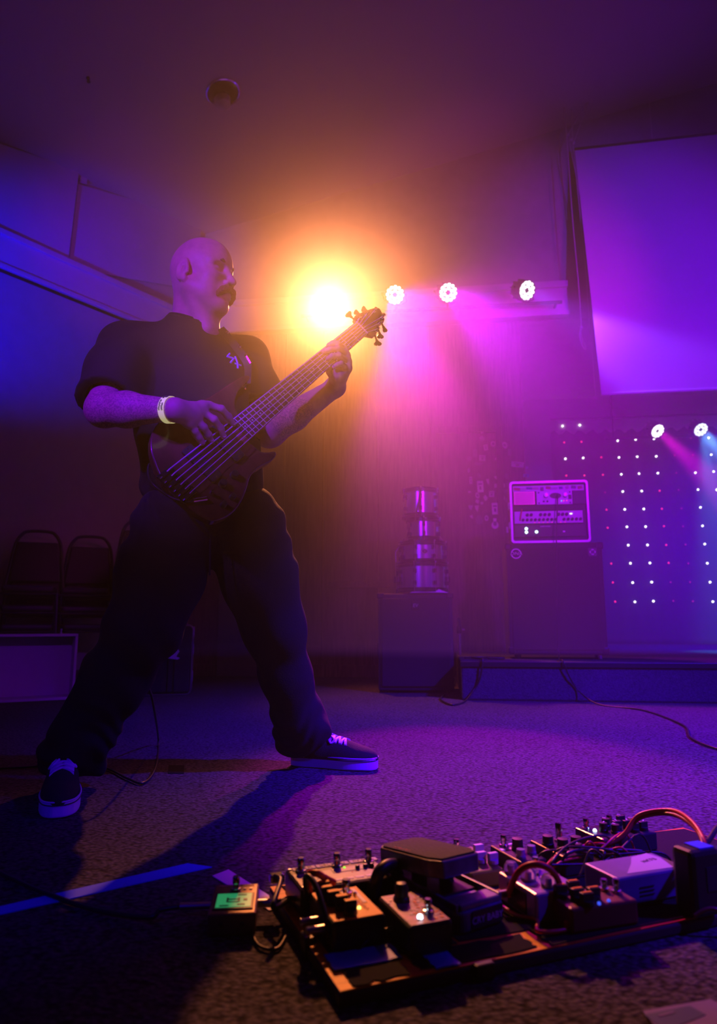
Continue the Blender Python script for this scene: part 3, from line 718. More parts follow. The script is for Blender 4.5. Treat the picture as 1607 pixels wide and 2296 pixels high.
# ------------------------------------------------------------------ stickers on the door: each one a flat piece
door_o = .0305
M_st = [mat('sticker_pale', (.88, .86, .88), .5), mat('sticker_grey', (.58, .55, .60), .5), mat('sticker_violet', (.62, .55, .80), .5), mat('sticker_dark', (.20, .18, .21), .5), mat('sticker_cyan', (.25, .60, .75), .5)]
def sticker(cx, cy, w, h, kind='r', mt=0, rot=0):          # crop coordinates of the survey, 8.506 per pixel
    px, py = 1030 + cx / 8.506, 950 + cy / 8.506
    o0 = door_o if px < 1143 else .024
    c = hit(px, py, WC + WN * o0, WN); sc = (c - CAM).length / FPX / 8.506
    B = frame(c, WD, Vector((0, 0, 1)), WN) @ Matrix.Rotation(math.radians(rot), 4, 'Z')
    w, h = w * sc, h * sc
    m = MB(B)
    if kind == 'r': m.prism(rrect(w, h, min(w, h) * .1, 2), 0, .002)
    elif kind == 'o': m.prism([(w / 2 * math.cos(2 * math.pi * k / 18), h / 2 * math.sin(2 * math.pi * k / 18)) for k in range(18)], 0, .002)
    elif kind == 'd': m.prism([(w / 2, 0), (w * .1, h / 2), (-w / 2, h * .2), (-w * .3, -h / 2), (w * .25, -h * .35)], 0, .002)
    elif kind == 't': m.prism([(-w / 2, h / 2), (w / 2, h * .45), (w * .3, 0), (0, -h / 2), (-w * .35, -h * .1)], 0, .002)
    elif kind == 'g':
        m.prism([(w / 2 * math.cos(2 * math.pi * k / 18), -h * .15 + h * .35 * math.sin(2 * math.pi * k / 18)) for k in range(18)], 0, .002); m.prism([(-w * .2, h * .15), (w * .2, h * .15), (w * .25, h * .5), (-w * .25, h * .5)], 0, .0015)
    o = m.build('sticker', M_st[mt], door, world=False)
    if kind == 'r' and w > .025 and h > .025:
        m = MB(B); m.prism(rrect(w * .6, h * .12, .001, 1, 0, h * .22), .002, .003); m.prism(rrect(w * .3, h * .3, .001, 1, 0, -h * .12), .002, .003)
        m.build('sticker_print', M_st[3], o)
    elif kind in 'og' and w > .03:
        m = MB(B); m.prism([(w * .25 * math.cos(2 * math.pi * k / 14), h * .22 * math.sin(2 * math.pi * k / 14)) for k in range(14)], .002, .003); m.build('sticker_print', M_st[3], o)
for a in [(430, 160, 90, 70, 't', 1, -20), (430, 280, 90, 110, 'd', 1, 10), (500, 455, 75, 110, 'r', 1, 8), (640, 385, 95, 110, 'o', 1), (862, 410, 90, 130, 'o', 1, 15), (950, 545, 60, 130, 'r', 3, -4), (295, 560, 80, 150, 'r', 3, 3), (435, 655, 120, 110, 'r', 1, -3), (690, 665, 18, 50, 'r', 1, -25), (760, 580, 130, 30, 'r', 3, 6), (175, 890, 50, 100, 'd', 1), (215, 1080, 55, 140, 'r', 1), (378, 990, 60, 120, 'd', 3, 20), (395, 1200, 115, 220, 'r', 0, 2), (545, 1110, 60, 120, 't', 1, 10), (705, 1035, 75, 85, 't', 1, 20), (760, 1180, 195, 75, 'r', 1), (895, 1000, 80, 110, 'o', 3), (955, 1170, 110, 150, 'd', 3, 10), (885, 1290, 120, 70, 'o', 3, 8), (612, 1340, 100, 115, 'r', 1, -4), (805, 1420, 105, 155, 'o', 0), (497, 1415, 80, 120, 'd', 1, 15), (905, 1470, 50, 90, 'r', 3, 12), (340, 1370, 80, 120, 'o', 1, 15), (340, 1480, 80, 90, 'd', 1, 40), (425, 1515, 60, 65, 'd', 1), (675, 1620, 115, 220, 'r', 0, 2), (802, 1640, 80, 165, 'r', 0, 3), (215, 1605, 95, 100, 't', 1), (335, 1620, 85, 130, 't', 1, 8), (235, 1780, 60, 75, 't', 1, 30), (375, 1835, 135, 180, 'o', 3), (515, 1800, 75, 110, 'o', 1), (675, 1905, 130, 200, 'g', 0), (810, 1880, 115, 210, 'r', 0, -2), (918, 2025, 50, 110, 'r', 2, 3), (190, 1300, 60, 40, 'd', 1), (1105, 780, 230, 100, 'r', 2, -7), (1285, 835, 45, 60, 'd', 2), (1268, 990, 100, 60, 'r', 4, -6), (1040, 1100, 60, 80, 'o', 3), (370, 770, 190, 60, 't', 3), (185, 670, 80, 90, 'o', 3)]:
    sticker(*a)
# ------------------------------------------------------------------ stacked banquet chairs, crate, folded table and case on the left
M_chairpad = mat('chair_vinyl', (.045, .035, .04), .5, bump=.1, bscale=120)
M_chairmetal = mat('chair_frame', (.07, .06, .065), .35, metal=.6)
def chair(loc, rz, label, group='stacked banquet chairs'):
    e = empty('banquet_chair', loc, rz, label, 'chair', group)
    m = MB(); w0, w1 = .20, .135
    back = [(-w0, .20, .44), (-w0 + .02, .235, .60), (-w1 - .02, .265, .80), (-w1 + .02, .275, .88), (-w1 + .07, .28, .905), (w1 - .07, .28, .905), (w1 - .02, .275, .88), (w1 + .02, .265, .80), (w0 - .02, .235, .60), (w0, .20, .44)]
    m.tube(spline(back, 4), .012, 8); m.build('back_frame', M_chairmetal, e, smooth=True)
    m = MB(); P = [(-w0 + .025, .222, .52), (w0 - .025, .222, .52), (w1 + .005, .262, .82), (-w1 - .005, .262, .82)]
    m.hexa([Vector(p) + Vector((0, -.022, 0)) for p in P] + [Vector(p) + Vector((0, .018, 0)) for p in P]); m.build('backrest', M_chairpad, e, bevel=.012)
    m = MB(); m.box(0, -.015, .450, .325, .36, .045); m.build('seat', M_chairpad, e, bevel=.02, seg=3)
    m = MB(); m.tube([(-.185, -.175, .418), (.185, -.175, .418)], .009, 8); m.tube([(-.185, .19, .418), (.185, .19, .418)], .009, 8); m.build('seat_frame', M_chairmetal, e)
    for sx in (-1, 1):
        m = MB(); m.tube([(sx * .185, -.19, .42), (sx * .20, -.215, .004)], .011, 8); m.build('leg', M_chairmetal, e)
        m = MB(); m.tube([(sx * .185, .195, .43), (sx * .20, .245, .004)], .011, 8); m.build('leg', M_chairmetal, e)
    return e
cA = at(74, 1300, 4.86); cA.z = 0
tilt = math.radians(20)
ch0 = chair((cA.x, cA.y, 0), tilt, 'lowest dark banquet chair of the stack at far left')
def put(x, y, z, rz, label):
    c = copy_tree(ch0); c.location = (x, y, z); c.rotation_euler = (0, 0, rz); ROOT[c.name] = Matrix.Translation((x, y, z)) @ Matrix.Rotation(rz, 4, 'Z'); c['label'] = label; return c
cB = at(196, 1300, 5.18); cCc = at(316, 1300, 5.22)
st_ = Vector((math.sin(tilt), -math.cos(tilt), 0)) * .046
def stack(c, k, label): q = c + st_ * k; return put(q.x, q.y, .13 * k, tilt, label)
stack(cA, 1, 'second dark banquet chair up in the stack at far left')
stack(cA, 2, 'topmost dark banquet chair of the stack at far left')
put(cB.x, cB.y, 0, tilt, 'lower dark banquet chair of the middle stack half behind the leg')
stack(cB, 1, 'middle dark banquet chair of the stack half behind the leg')
stack(cB, 2, 'topmost dark banquet chair of the middle stack')
put(cCc.x, cCc.y, 0, tilt, 'lowest dark banquet chair of the stack nearest the thigh')
stack(cCc, 1, 'second dark banquet chair of the stack nearest the thigh')
stack(cCc, 2, 'third dark banquet chair of the stack nearest the thigh')
stack(cCc, 3, 'topmost reddish lit banquet chair of the stack nearest the thigh')
# open crate lying on its side
A = fl(-40, 1578); B = fl(166, 1568); fx = (B - A).normalized(); rzx = math.atan2(fx.y, fx.x); wX = (B - A).length
zt = at(172, 1421, B.y).z
cr = empty('open_crate', (A + B) / 2, rzx, 'open pale crate lying on its side at far left', 'crate')
M_crate = mat('pale_laminate', (.50, .47, .52), .55, var=.05)
dX = .20; t_ = .016
m = MB(); m.box(0, dX - t_ / 2, zt / 2, wX, t_, zt); m.build('back_panel', M_crate, cr, bevel=.002)
for z in (t_ / 2, zt - t_ / 2):
    m = MB(); m.box(0, dX / 2 - t_ / 2, z, wX, dX - t_, t_); m.build('side_panel', M_crate, cr, bevel=.002)
for sx in (-1, 1):
    m = MB(); m.box(sx * (wX / 2 - t_ / 2), dX / 2 - t_ / 2, zt / 2, t_, dX - t_, zt - 2 * t_ - .001); m.build('end_panel', M_crate, cr, bevel=.002)
q = Vector((wX / 2 - .10, .05, zt)); m = MB(); m.lathe([(.012, 0), (.012, .006), (.006, .008), (.008, .03), (.003, .034)], 10, q.x, q.y, q.z + .0); m.build('catch', M_steel, cr, smooth=True)
# hard case standing on its edge behind the leg
K = fl(360, 1563); 
cs_ = empty('hard_case', (K.x - .02, K.y + .16, 0), rzx * .4, 'dark hard case with pale edging standing behind the legs', 'case')
hK = at(360, 1400, K.y).z
m = MB(); m.box(0, 0, hK / 2 + .006, .34, .13, hK - .012); m.build('shell', M_tolex, cs_, bevel=.015)
for y in (-.067, .067):
    m = MB(); pth = [(x, y, z + hK / 2) for x, z in rrect(.345, hK - .012, .03, 4)]; m.tube(pth, .006, 6, closed=True); m.build('edging', M_steel, cs_, smooth=True)
for x in (-.09, .02, .06):
    m = MB(); m.box(x, -.068, hK / 2, .006, .006, hK - .05); m.build('rib', M_blacksatin, cs_)
for z in (.12, .30, .42):
    m = MB(); m.box(.176, 0, z, .012, .05, .07); m.build('latch', M_steel, cs_, bevel=.003)
m = MB(); m.prism([(-.02, .25), (.035, .29), (.05, .27), (.03, .235), (.055, .225), (.04, .215), (-.03, .225)], 0, .003); 
m2 = MB(Matrix.Translation((.04, -.0705, .02)) @ Matrix.Rotation(math.pi / 2, 4, 'X')); m2.v = [m2.M @ v for v in m.v]; m2.f = m.f
m2.build('pale_sticker', M_white, cs_)
# strips of tape
M_tapeblue = mat('blue_tape', (.03, .06, .95), .5); M_tapewhite = mat('white_tape', (.72, .70, .70), .6); M_tapeblack = mat('black_tape', (.008, .008, .009), .95, spec=.1)
def tape(pts, mt, label, grp=None):
    P = [fl(x, y, 0) for x, y in pts]; m = MB(); m.prism([(p.x, p.y) for p in P], .0005, .0022)
    return tag(m.build('tape_strip', mt), label, 'tape', grp)
tape([(-40, 2044), (420, 1938), (475, 1946), (300, 1985), (-40, 2062)], M_tapeblue, 'long blue tape strip on the carpet running off at left')
tape([(476, 1966), (512, 1952), (640, 2034), (604, 2044), (560, 2018)], M_tapewhite, 'short white tape strip beside the green-lit tuner pedal')
tape([(378, 1717), (413, 1717), (412, 1735), (376, 1735)], M_tapeblack, 'small black tape patch on the carpet between the feet')
# paper lying at the bottom right corner
A = fl(1470, 2276); pp = empty('paper_sheet', (A.x, A.y, 0), .3, 'pale sheet with a dark printed block lying at bottom right', 'paper')
M_paper = mat('paper', (.15, .10, .26), .7)
P = [fl(x, y, 0) for x, y in ((1440, 2272), (1592, 2246), (1800, 2330), (1560, 2420))]
m = MB(); m.prism([(p.x, p.y) for p in P][::-1], .001, .003); m.build('sheet', M_paper, pp, world=True)
P = [fl(x, y, .003) for x, y in ((1444, 2276), (1546, 2256), (1582, 2276), (1490, 2312))]
m = MB(); m.prism([(p.x, p.y) for p in P][::-1], .003, .0036); m.build('printed_block', mat('ink_navy', (.03, .05, .10), .5), pp, world=True)
P = [fl(x, y, .0036) for x, y in ((1474, 2277), (1508, 2268), (1513, 2271), (1480, 2280))]
m = MB(); m.prism([(p.x, p.y) for p in P][::-1], .0036, .0042); m.build('printed_mark', M_paper, pp, world=True)
# ------------------------------------------------------------------ pedalboard and pedals
BO = fl(760, 2265); BO.z = 0
BTH = math.atan2(.362, .932)
BX = Vector((math.cos(BTH), math.sin(BTH), 0)); BY = Vector((-math.sin(BTH), math.cos(BTH), 0)); ZZ = Vector((0, 0, 1))
def bw(x, y, z=0): return BO + BX * x + BY * y + ZZ * z
BT = .020
M_boardtop = mat('orange_plywood', (.85, .38, .02), .5, var=.2, vscale=12, bump=.04, stretch=(1, 9, 1), spec=.25)
M_boardedge = mat('board_edge', (.05, .03, .025), .5)
M_velcro = mat('velcro', (.012, .012, .012), .95, bump=.5, bscale=500, spec=.2)
board_ = empty('pedalboard', bw(0, 0), BTH, 'long wooden pedalboard with orange edge carrying the effect pedals', 'pedalboard')
BL_, BD_ = .95, .365
m = MB(); m.box(BL_ / 2, BD_ / 2, .009, BL_, BD_, .018); m.build('board_base', M_boardedge, board_, bevel=.004)
m = MB(); m.box(BL_ / 2, BD_ / 2, .019, BL_ - .004, BD_ - .004, .002); m.build('board_top', M_boardtop, board_)
def patch(x0, x1, y0, y1, name='velcro_patch', mt=None, jag=.004, z=BT):
    pts = []
    for k in range(9): pts.append((x0 + (x1 - x0) * k / 8, y0 + random.uniform(-jag, jag)))
    for k in range(1, 6): pts.append((x1 + random.uniform(-jag, jag), y0 + (y1 - y0) * k / 6))
    for k in range(9): pts.append((x1 - (x1 - x0) * k / 8, y1 + random.uniform(-jag, jag)))
    for k in range(1, 6): pts.append((x0 + random.uniform(-jag, jag), y1 - (y1 - y0) * k / 6))
    m = MB(); m.prism(pts, z, z + .0018); return m.build(name, mt or M_velcro, board_)
patch(.020, .100, .006, .043); patch(.02, .20, .056, .352); patch(.118, .30, .008, .05); patch(.205, .94, .06, .355); patch(.32, .94, .008, .058)
patch(.010, .108, .046, .089, 'cloth_patch', M_tapeblue, .002, BT + .002); patch(.136, .173, .003, .040, 'cloth_patch', M_tapeblue, .002, BT + .002)
m = MB(); m.box(.205, -.004, .012, .03, .014, .02); m.build('board_clip', M_blacksatin, board_, bevel=.003)
m = MB(); m.box(.006, .15, .014, .018, .03, .026); m.build('board_clip', M_blacksatin, board_, bevel=.003)

def bc(x, y, z=0): return bw(x * 1.04 + .008, y + .036, .02 + (z - .02) * .80)
def pedal(x, y, w, d, h, mt, label, rot=0, name='effect_pedal', slope=0.0, top=None, group='effect pedals', bev=.004):
    p = bw(x, y, BT + .0025); e = empty(name, p, BTH + rot, label, 'pedal', group)
    m = MB()
    m.hexa([(-w / 2, -d / 2, 0), (w / 2, -d / 2, 0), (w / 2, d / 2, 0), (-w / 2, d / 2, 0), (-w / 2, -d / 2, h - slope), (w / 2, -d / 2, h - slope), (w / 2, d / 2, h), (-w / 2, d / 2, h)])
    m.build('enclosure', mt, e, bevel=bev)
    if top is not None:
        m = MB(); t = .001; i = .003
        m.hexa([(-w / 2 + i, -d / 2 + i, h - slope - .001), (w / 2 - i, -d / 2 + i, h - slope - .001), (w / 2 - i, d / 2 - i, h - .001), (-w / 2 + i, d / 2 - i, h - .001), (-w / 2 + i, -d / 2 + i, h - slope + t), (w / 2 - i, -d / 2 + i, h - slope + t), (w / 2 - i, d / 2 - i, h + t), (-w / 2 + i, d / 2 - i, h + t)])
        m.build('face_plate', top, e)
    return e
def stomp(e, x, y, z, r=.006, h=.020):
    m = MB(Matrix.Translation((x, y, z))); m.lathe([(r * 1.45, 0), (r * 1.45, .004), (r * .95, .0045), (r * .8, .010), (r, .0105), (r * 1.02, h - .002), (r * .8, h)], 14); return m.build('footswitch', M_chrome, e, smooth=True)
def pknob(e, x, y, z, r=.0075, h=.015, mt=None, line=True, square=False):
    m = MB(Matrix.Translation((x, y, z)))
    if square: m.box(0, 0, h / 2, r * 2.1, r * 1.0, h); m.lathe([(r * 1.15, 0), (r * 1.1, h * .4)], 14)
    else: m.lathe([(r * 1.1, 0), (r * 1.1, h * .25), (r, h * .3), (r * .92, h), (r * .3, h + .0005)], 16)
    k = m.build('knob', mt or M_black, e, smooth=not square, bevel=.0008 if square else 0)
    if line:
        m = MB(Matrix.Translation((x, y, z + h + .0004)) @ Matrix.Rotation(random.uniform(-1, 1), 4, 'Z')); m.box(0, r * .5, 0, r * .2, r * .9, .0008); m.build('pointer_line', M_white, k)
    return k
def led(e, x, y, z, c, s=2.5, r=.0028):
    key = 'pedal_led_%d_%d_%d' % tuple(int(v * 99) for v in c)
    mt = bpy.data.materials.get(key) or mat(key, (.02, .02, .02), .3, emit=c, estr=s)
    m = MB(); m.ball((x, y, z + r * .3), r, 10, 6); return m.build('indicator', mt, e, smooth='full')
def jack(e, x, y, z, dx, L=.035, r=.0055, mt=None):
    m = MB(); m.tube([(x, y, z), (x + dx * L, y, z)], r, 10); return m.build('jack_plug', mt or M_steel, e, smooth=True)
def dots(e, pts, z, mt, s=.004):
    for (x, y) in pts:
        m = MB(); m.box(x, y, z, s, s * .7, .0006, Matrix.Rotation(random.uniform(-.5, .5), 3, 'Z')); m.build('face_print', mt, e)

M_pblack = mat('pedal_black', (.02, .018, .02), .3, metal=.3)
M_plooper = mat('looper_face', (.10, .085, .16), .4)
M_label = mat('paper_label', (.38, .34, .42), .6)
M_print = mat('pale_print', (.65, .60, .68), .5); M_ink = mat('dark_print', (.02, .02, .025), .5); M_redprint = mat('red_print', (.6, .08, .06), .5)
# 1 wide multi-switch pedal at back left
lp = pedal(.094, .264, .160, .096, .040, M_pblack, 'wide black pedal with labelled footswitches at the left rear of the board', top=None)
zf = .040
m = MB(); m.box(0, -.013, zf + .0005, .152, .058, .001); m.build('face_plate', M_plooper, lp)
m = MB(); m.box(.02, .008, zf + .0014, .06, .018, .0008); m.build('face_print', mat('looper_dark', (.10, .07, .16), .4), lp)
for x in (-.058, .006, .064): stomp(lp, x, .028, zf, .0065, .022)
for (x, wd, s) in ((-.050, .040, 'EQ'), (.001, .058, 'EFX LOOP'), (.058, .050, 'MUTE')):
    M2 = Matrix.Translation((x, .0385, zf + .0008)); m = MB(M2); m.box(0, 0, 0, wd, .013, .0012); l_ = m.build('paper_label', M_label, lp)
    marks('label_letters', M_ink, l_, M2 @ Matrix.Translation((0, 0, .0006)), wd * .8, .008, {'EQ': 3, 'EFX LOOP': 7, 'MUTE': 5}[s])
led(lp, .014, .014, zf, (.2, 1, .05), 1.5)
for x in (.034, .048, .060): pknob(lp, x, .004, zf, .004, .007, line=False)
for k in range(8):
    m = MB(); m.box(-.066 + k * .018, -.032, zf + .0012, .014, .007, .0012); m.build('face_print', M_print, lp)
dots(lp, [(random.uniform(-.07, -.03), random.uniform(-.02, .012)) for _ in range(22)], zf + .0014, M_print, .003)
dots(lp, [(random.uniform(.02, .07), random.uniform(-.012, .0)) for _ in range(10)], zf + .0014, M_redprint, .003)
for x in (-.074, .074):
    for y in (-.041, .041):
        m = MB(); m.lathe([(.003, zf), (.0025, zf + .002)], 8, x, y); m.build('screw', M_steel, lp)
# 2 orange pedal
M_porange = mat('orange_enamel', (.85, .34, .02), .45, spec=.2)
op = pedal(.063, .148, .080, .114, .038, M_pblack, 'orange topped pedal with black knobs and a lit yellow lamp', top=M_porange)
zf = .039
stomp(op, .012, .032, zf, .0065, .021)
for (x, y) in ((-.022, .040), (-.024, .020), (-.020, 0.0), (-.014, -.020), (-.008, -.040)):
    pknob(op, x, y, zf, .0085, .019, square=True, line=False)
for (x, y) in ((-.022, .040), (-.024, .020), (-.020, 0.0), (-.014, -.020), (-.008, -.040)):
    m = MB(); m.box(x, y, zf + .0195, .0165, .0075, .0008); m.build('knob_cap', M_porange, op)
for (x, y) in ((.0, .004), (.009, -.014)):
    m = MB(Matrix.Translation((x, y, zf))); m.lathe([(.0042, 0), (.0042, .004), (.002, .0045), (.002, .010), (.0032, .018), (.001, .019)], 10); m.build('toggle_switch', M_chrome, op, smooth=True)
led(op, .011, -.026, zf, (1, .75, .15), 3)
m = MB(); m.box(.027, .018, zf + .0006, .006, .055, .0006); m.build('face_print', M_print, op)
marks('face_letters', M_redprint, op, Matrix.Translation((.020, -.016, zf + .0006)) @ Matrix.Rotation(-math.pi / 2 + .1, 4, 'Z'), .036, .005, 7)
for y in (-.03, .0): jack(op, -.040, y, .022, -1, .03)
# 3 red sparkly pedal
M_pred = mat('mottled_face', (.22, .05, .20), .35, var=.8, vscale=60)
rp = pedal(.148, .092, .066, .112, .040, M_pblack, 'narrow pedal with mottled red and violet face and one big black knob', top=M_pred)
zf = .041
m = MB(Matrix.Translation((-.006, .030, zf))); m.lathe([(.0125, 0), (.0125, .004), (.0105, .006), (.010, .020), (.007, .024), (.002, .025)], 20); m.build('knob', M_black, rp, smooth=True)
stomp(rp, .012, -.022, zf, .0055, .018); led(rp, -.008, -.036, zf, (.75, .85, 1), 5, .0042)
dots(rp, [(random.uniform(-.028, .028), random.uniform(-.045, .048)) for _ in range(26)], zf + .0005, M_print, .004)
dots(rp, [(random.uniform(-.01, .028), random.uniform(-.045, .048)) for _ in range(22)], zf + .0005, M_redprint, .005)
# 4 rocker pedal
M_wah = mat('worn_wah_paint', (.16, .15, .22), .35, metal=.4, var=.5, vscale=25)
M_tread = mat('rubber_tread', (.03, .024, .024), .8, bump=.5, bscale=220)
wp = empty('rocker_pedal', bw(.236, .186, BT + .0025), BTH + math.radians(11), 'large worn rocker pedal with a black rubber tread', 'pedal', 'effect pedals')
m = MB(); m.prism(rrect(.096, .215, .016, 5), 0, .030); m.build('base', M_wah, wp, bevel=.004)
m = MB(); m.box(-.043, 0.0, .034, .006, .20, .012); m.build('side_rail', M_wah, wp, bevel=.002)
m = MB(); m.box(.043, 0.0, .034, .006, .20, .012); m.build('side_rail', M_wah, wp, bevel=.002)
m = MB(); m.box(0, .012, .031, .076, .12, .004); m.build('inner_well', M_pblack, wp)
m = MB(); m.box(0, -.088, .034, .080, .032, .010); m.build('toe_block', M_wah, wp, bevel=.003)
Rt = Matrix.Translation((-.004, .012, .068)) @ Matrix.Rotation(math.radians(-7), 4, 'X')
tp = [(-.046, -.052), (-.036, -.078), (.036, -.078), (.046, -.052), (.046, .080), (.034, .094), (-.034, .094), (-.046, .080)]
m = MB(Rt); m.prism(tp, -.014, .012); tr = m.build('treadle', M_wah, wp, bevel=.003)
m = MB(Rt); m.prism([(x * .92, y * .94) for x, y in tp], .012, .0145); m.build('rubber_tread', M_tread, tr)
marks('tread_letters', mat('tread_red', (.45, .08, .06), .6), tr, Rt @ Matrix.Translation((-.035, .03, .0145)) @ Matrix.Rotation(-math.pi / 2, 4, 'Z'), .045, .006, 8)
for sx in (-1, 1):
    m = MB(); m.box(sx * .028, .012, .045, .008, .03, .03); m.build('pivot', M_blacksatin, wp)
Ms = Matrix.Translation((.008, -.1083, .017)) @ Matrix.Rotation(math.pi / 2, 4, 'X')
m = MB(Ms); m.prism(rrect(.062, .024, .001, 1), 0, .0006); sk = m.build('front_sticker', M_ink, wp)
text('CRY BABY', 'sticker_letters', M_print, sk, Ms @ Matrix.Translation((0, -.002, .0006)), .0135, .0002)
# 5 yellow-green pedal
M_pyel = mat('lime_enamel', (.22, .42, .02), .4); M_kviolet = mat('pale_knob', (.50, .42, .52), .5)
yp = pedal(.348, .268, .066, .108, .034, M_pyel, 'lime green pedal with square pale knobs behind the rocker pedal', slope=.006)
stomp(yp, -.006, .042, .033)
for (x, y) in ((-.012, -.008), (.022, .012), (.008, -.020), (.026, -.030)): pknob(yp, x, y, .031 + y * .055, .0085, .018, M_kviolet, False, True)
marks('face_letters', M_ink, yp, Matrix.Translation((-.018, .03, .0331)) @ Matrix.Rotation(.055, 4, 'X'), .022, .008, 4); marks('face_letters', M_ink, yp, Matrix.Translation((.014, .044, .0339)) @ Matrix.Rotation(.055, 4, 'X'), .026, .007, 5)
# 6-8 dark pedals along the rear
M_pgrey = mat('pedal_charcoal', (.045, .04, .055), .3, metal=.5)
dk = [(.442, .262, .056, .100, 'dark small pedal with clear knobs second from the lime pedal'), (.536, .258, .066, .105, 'dark pedal with a tall chrome switch in the middle of the rear row'), (.705, .302, .135, .085, 'wide dark pedal with many black knobs at the rear right')]
M_pinkedge = mat('pink_edge', (.8, .5, .4), .2, metal=.9)  # pinkish metal line along the left top edge of each dark pedal
for i, (x, y, w_, d_, lab) in enumerate(dk):
    p_ = pedal(x, y, w_, d_, .034, M_pgrey, lab, bev=.003)
    m = MB(); m.tube([(-w_ / 2 + .001, -d_ / 2 + .004, .0335), (-w_ / 2 + .001, d_ / 2 - .004, .0335)], .0014, 6); m.build('edge_line', M_pinkedge, p_)
    if i == 0:
        stomp(p_, -.006, .036, .034); pknob(p_, .006, .008, .034, .0105, .02, line=False); pknob(p_, .018, -.018, .034, .008, .014, M_glass, False); pknob(p_, -.012, -.028, .034, .008, .014, M_glass, False)
        m = MB(); m.box(-.012, .018, .0346, .026, .010, .0008); m.build('face_print', M_print, p_); m = MB(); m.box(.012, .04, .0346, .02, .006, .0008); m.build('face_print', M_print, p_)
    if i == 1:
        stomp(p_, .016, .026, .034, .0065, .034); pknob(p_, -.020, .012, .034, .0105, .018, line=False); pknob(p_, -.006, -.014, .034, .0105, .018, line=False); pknob(p_, .026, -.012, .034, .0105, .018, line=False); pknob(p_, .010, -.036, .034, .008, .014)
    if i == 2:
        stomp(p_, -.05, .028, .034); stomp(p_, .012, .03, .034); led(p_, -.045, .008, .034, (.6, .75, 1), 4, .004); led(p_, .03, .022, .034, (.2, .45, 1), 3)
        for (x2, y2) in ((-.030, .0), (-.015, -.018), (-.004, .022), (.005, .0), (.028, -.004), (.04, .028), (.05, .004), (.026, -.026), (.052, -.022)): pknob(p_, x2, y2, .034, .0085, .017, square=(x2 > 0))
# 9 purple pedal with clear dome knobs
M_ppurple = mat('pink_enamel', (.38, .26, .46), .3, metal=.3, coat=.4)
M_clear = mat('clear_knob', (.75, .65, .8), .08, spec=.8, trans=.75)
pp_ = pedal(.384, .117, .088, .106, .042, M_ppurple, 'pale violet pedal with clear dome knobs and a swirl drawn on it', slope=.0)
zf = .042
for (x, y) in ((-.028, .036), (-.020, .000), (-.006, -.034)):
    m = MB(Matrix.Translation((x, y, zf))); m.lathe([(.0125, 0), (.0125, .006), (.0115, .013), (.008, .018), (.002, .019)], 12); k_ = m.build('clear_knob', M_clear, pp_, smooth=True)
    m = MB(Matrix.Translation((x, y, zf))); m.lathe([(.004, 0), (.004, .012)], 8); m.build('knob_core', M_steel, k_)
stomp(pp_, .020, .036, zf); m = MB(Matrix.Translation((.006, .012, zf))); m.lathe([(.0035, 0), (.002, .004), (.002, .010), (.003, .016)], 10); m.build('toggle_switch', M_chrome, pp_)
M_swirl = mat('swirl_print', (.75, .25, .35), .5)
for r_ in (.008, .014, .020):
    m = MB(); m.tube([(.022 + r_ * math.cos(a * .5), .002 + r_ * 1.2 * math.sin(a * .5), zf) for a in range(11)], .0009, 5); m.build('swirl_print', M_swirl, pp_)
m = MB(); m.box(-.0445, -.002, .020, .002, .05, .03); m.build('side_label', M_pblack, pp_)
jack(pp_, -.044, .01, .024, -1, .025)
# 10 dark red pedal
M_pdred = mat('oxblood_enamel', (.14, .02, .02), .45)
dr = pedal(.392, .042, .118, .062, .035, M_pdred, 'dark red pedal with four black knobs along its left end', rot=math.radians(-4))
dr.location = bw(.428, .044, BT + .0025); ROOT[dr.name] = Matrix.Translation(dr.location) @ Matrix.Rotation(BTH - math.radians(4), 4, 'Z')
for (x, y) in ((-.046, .014), (-.018, .022), (-.030, -.006), (-.004, -.010), (-.026, -.024)):
    k_ = pknob(dr, x, y, .035, .0095, .017, square=True, line=False)
    m = MB(); m.box(x, y, .0525, .016, .004, .0008); m.build('knob_cap', M_porange, k_)
stomp(dr, .034, .016, .035, .0055, .016); stomp(dr, .046, .002, .035, .0055, .020)
led(dr, -.008, -.028, .035, (.05, .1, 1), 1.0); led(dr, .012, -.024, .035, (.05, .1, 1), 1.0)
# 11 power supply
M_psu = mat('pale_psu', (.13, .12, .20), .45, var=.25, vscale=14)
ps = pedal(.570, .104, .150, .080, .045, M_psu, 'pale violet power supply box beside the black adapter', name='power_supply', group=None)
for k in range(3):
    m = MB(); m.box(-.015, -.0405, .026 - k * .006, .03, .0012, .0016); m.build('vent_slot', M_ink, ps)
m = MB(); m.prism([(-.045, -.030), (.05, -.034), (.065, .010), (.06, .036), (.02, .030), (-.005, .004)], .0452, .0458); m.build('taped_label', M_label, ps)
marks('label_letters', M_ink, ps, Matrix.Translation((.036, .006, .0458)) @ Matrix.Rotation(.15, 4, 'Z'), .034, .009, 5)
for k in range(7): jack(ps, -.06 + k * .018, .0405, .024, 0, .001)
# 12 black adapter
ad = pedal(.572, -.025, .062, .042, .098, M_black, 'black plug-in power adapter standing at the right of the board', name='power_adapter', group=None, bev=.008)
ad.location = bw(.606, .008, BT + .0025); ROOT[ad.name] = Matrix.Translation(ad.location) @ Matrix.Rotation(BTH, 4, 'Z')
m = MB(); m.box(.008, .0, .0985, .03, .03, .002); m.build('adapter_sticker', M_tapeblue, ad)
m = MB(); m.box(.012, -.0215, .055, .03, .001, .035); m.build('rating_plate', M_ink, ad)
# second black power block further right
ad2 = pedal(.76, .10, .09, .12, .04, M_pblack, 'low black power block past the adapter at the right edge', name='power_block', group=None, bev=.006)
m = MB(); m.lathe([(.006, .04), (.006, .044)], 12, 0, .03); m.build('power_switch', M_redcable, ad2)
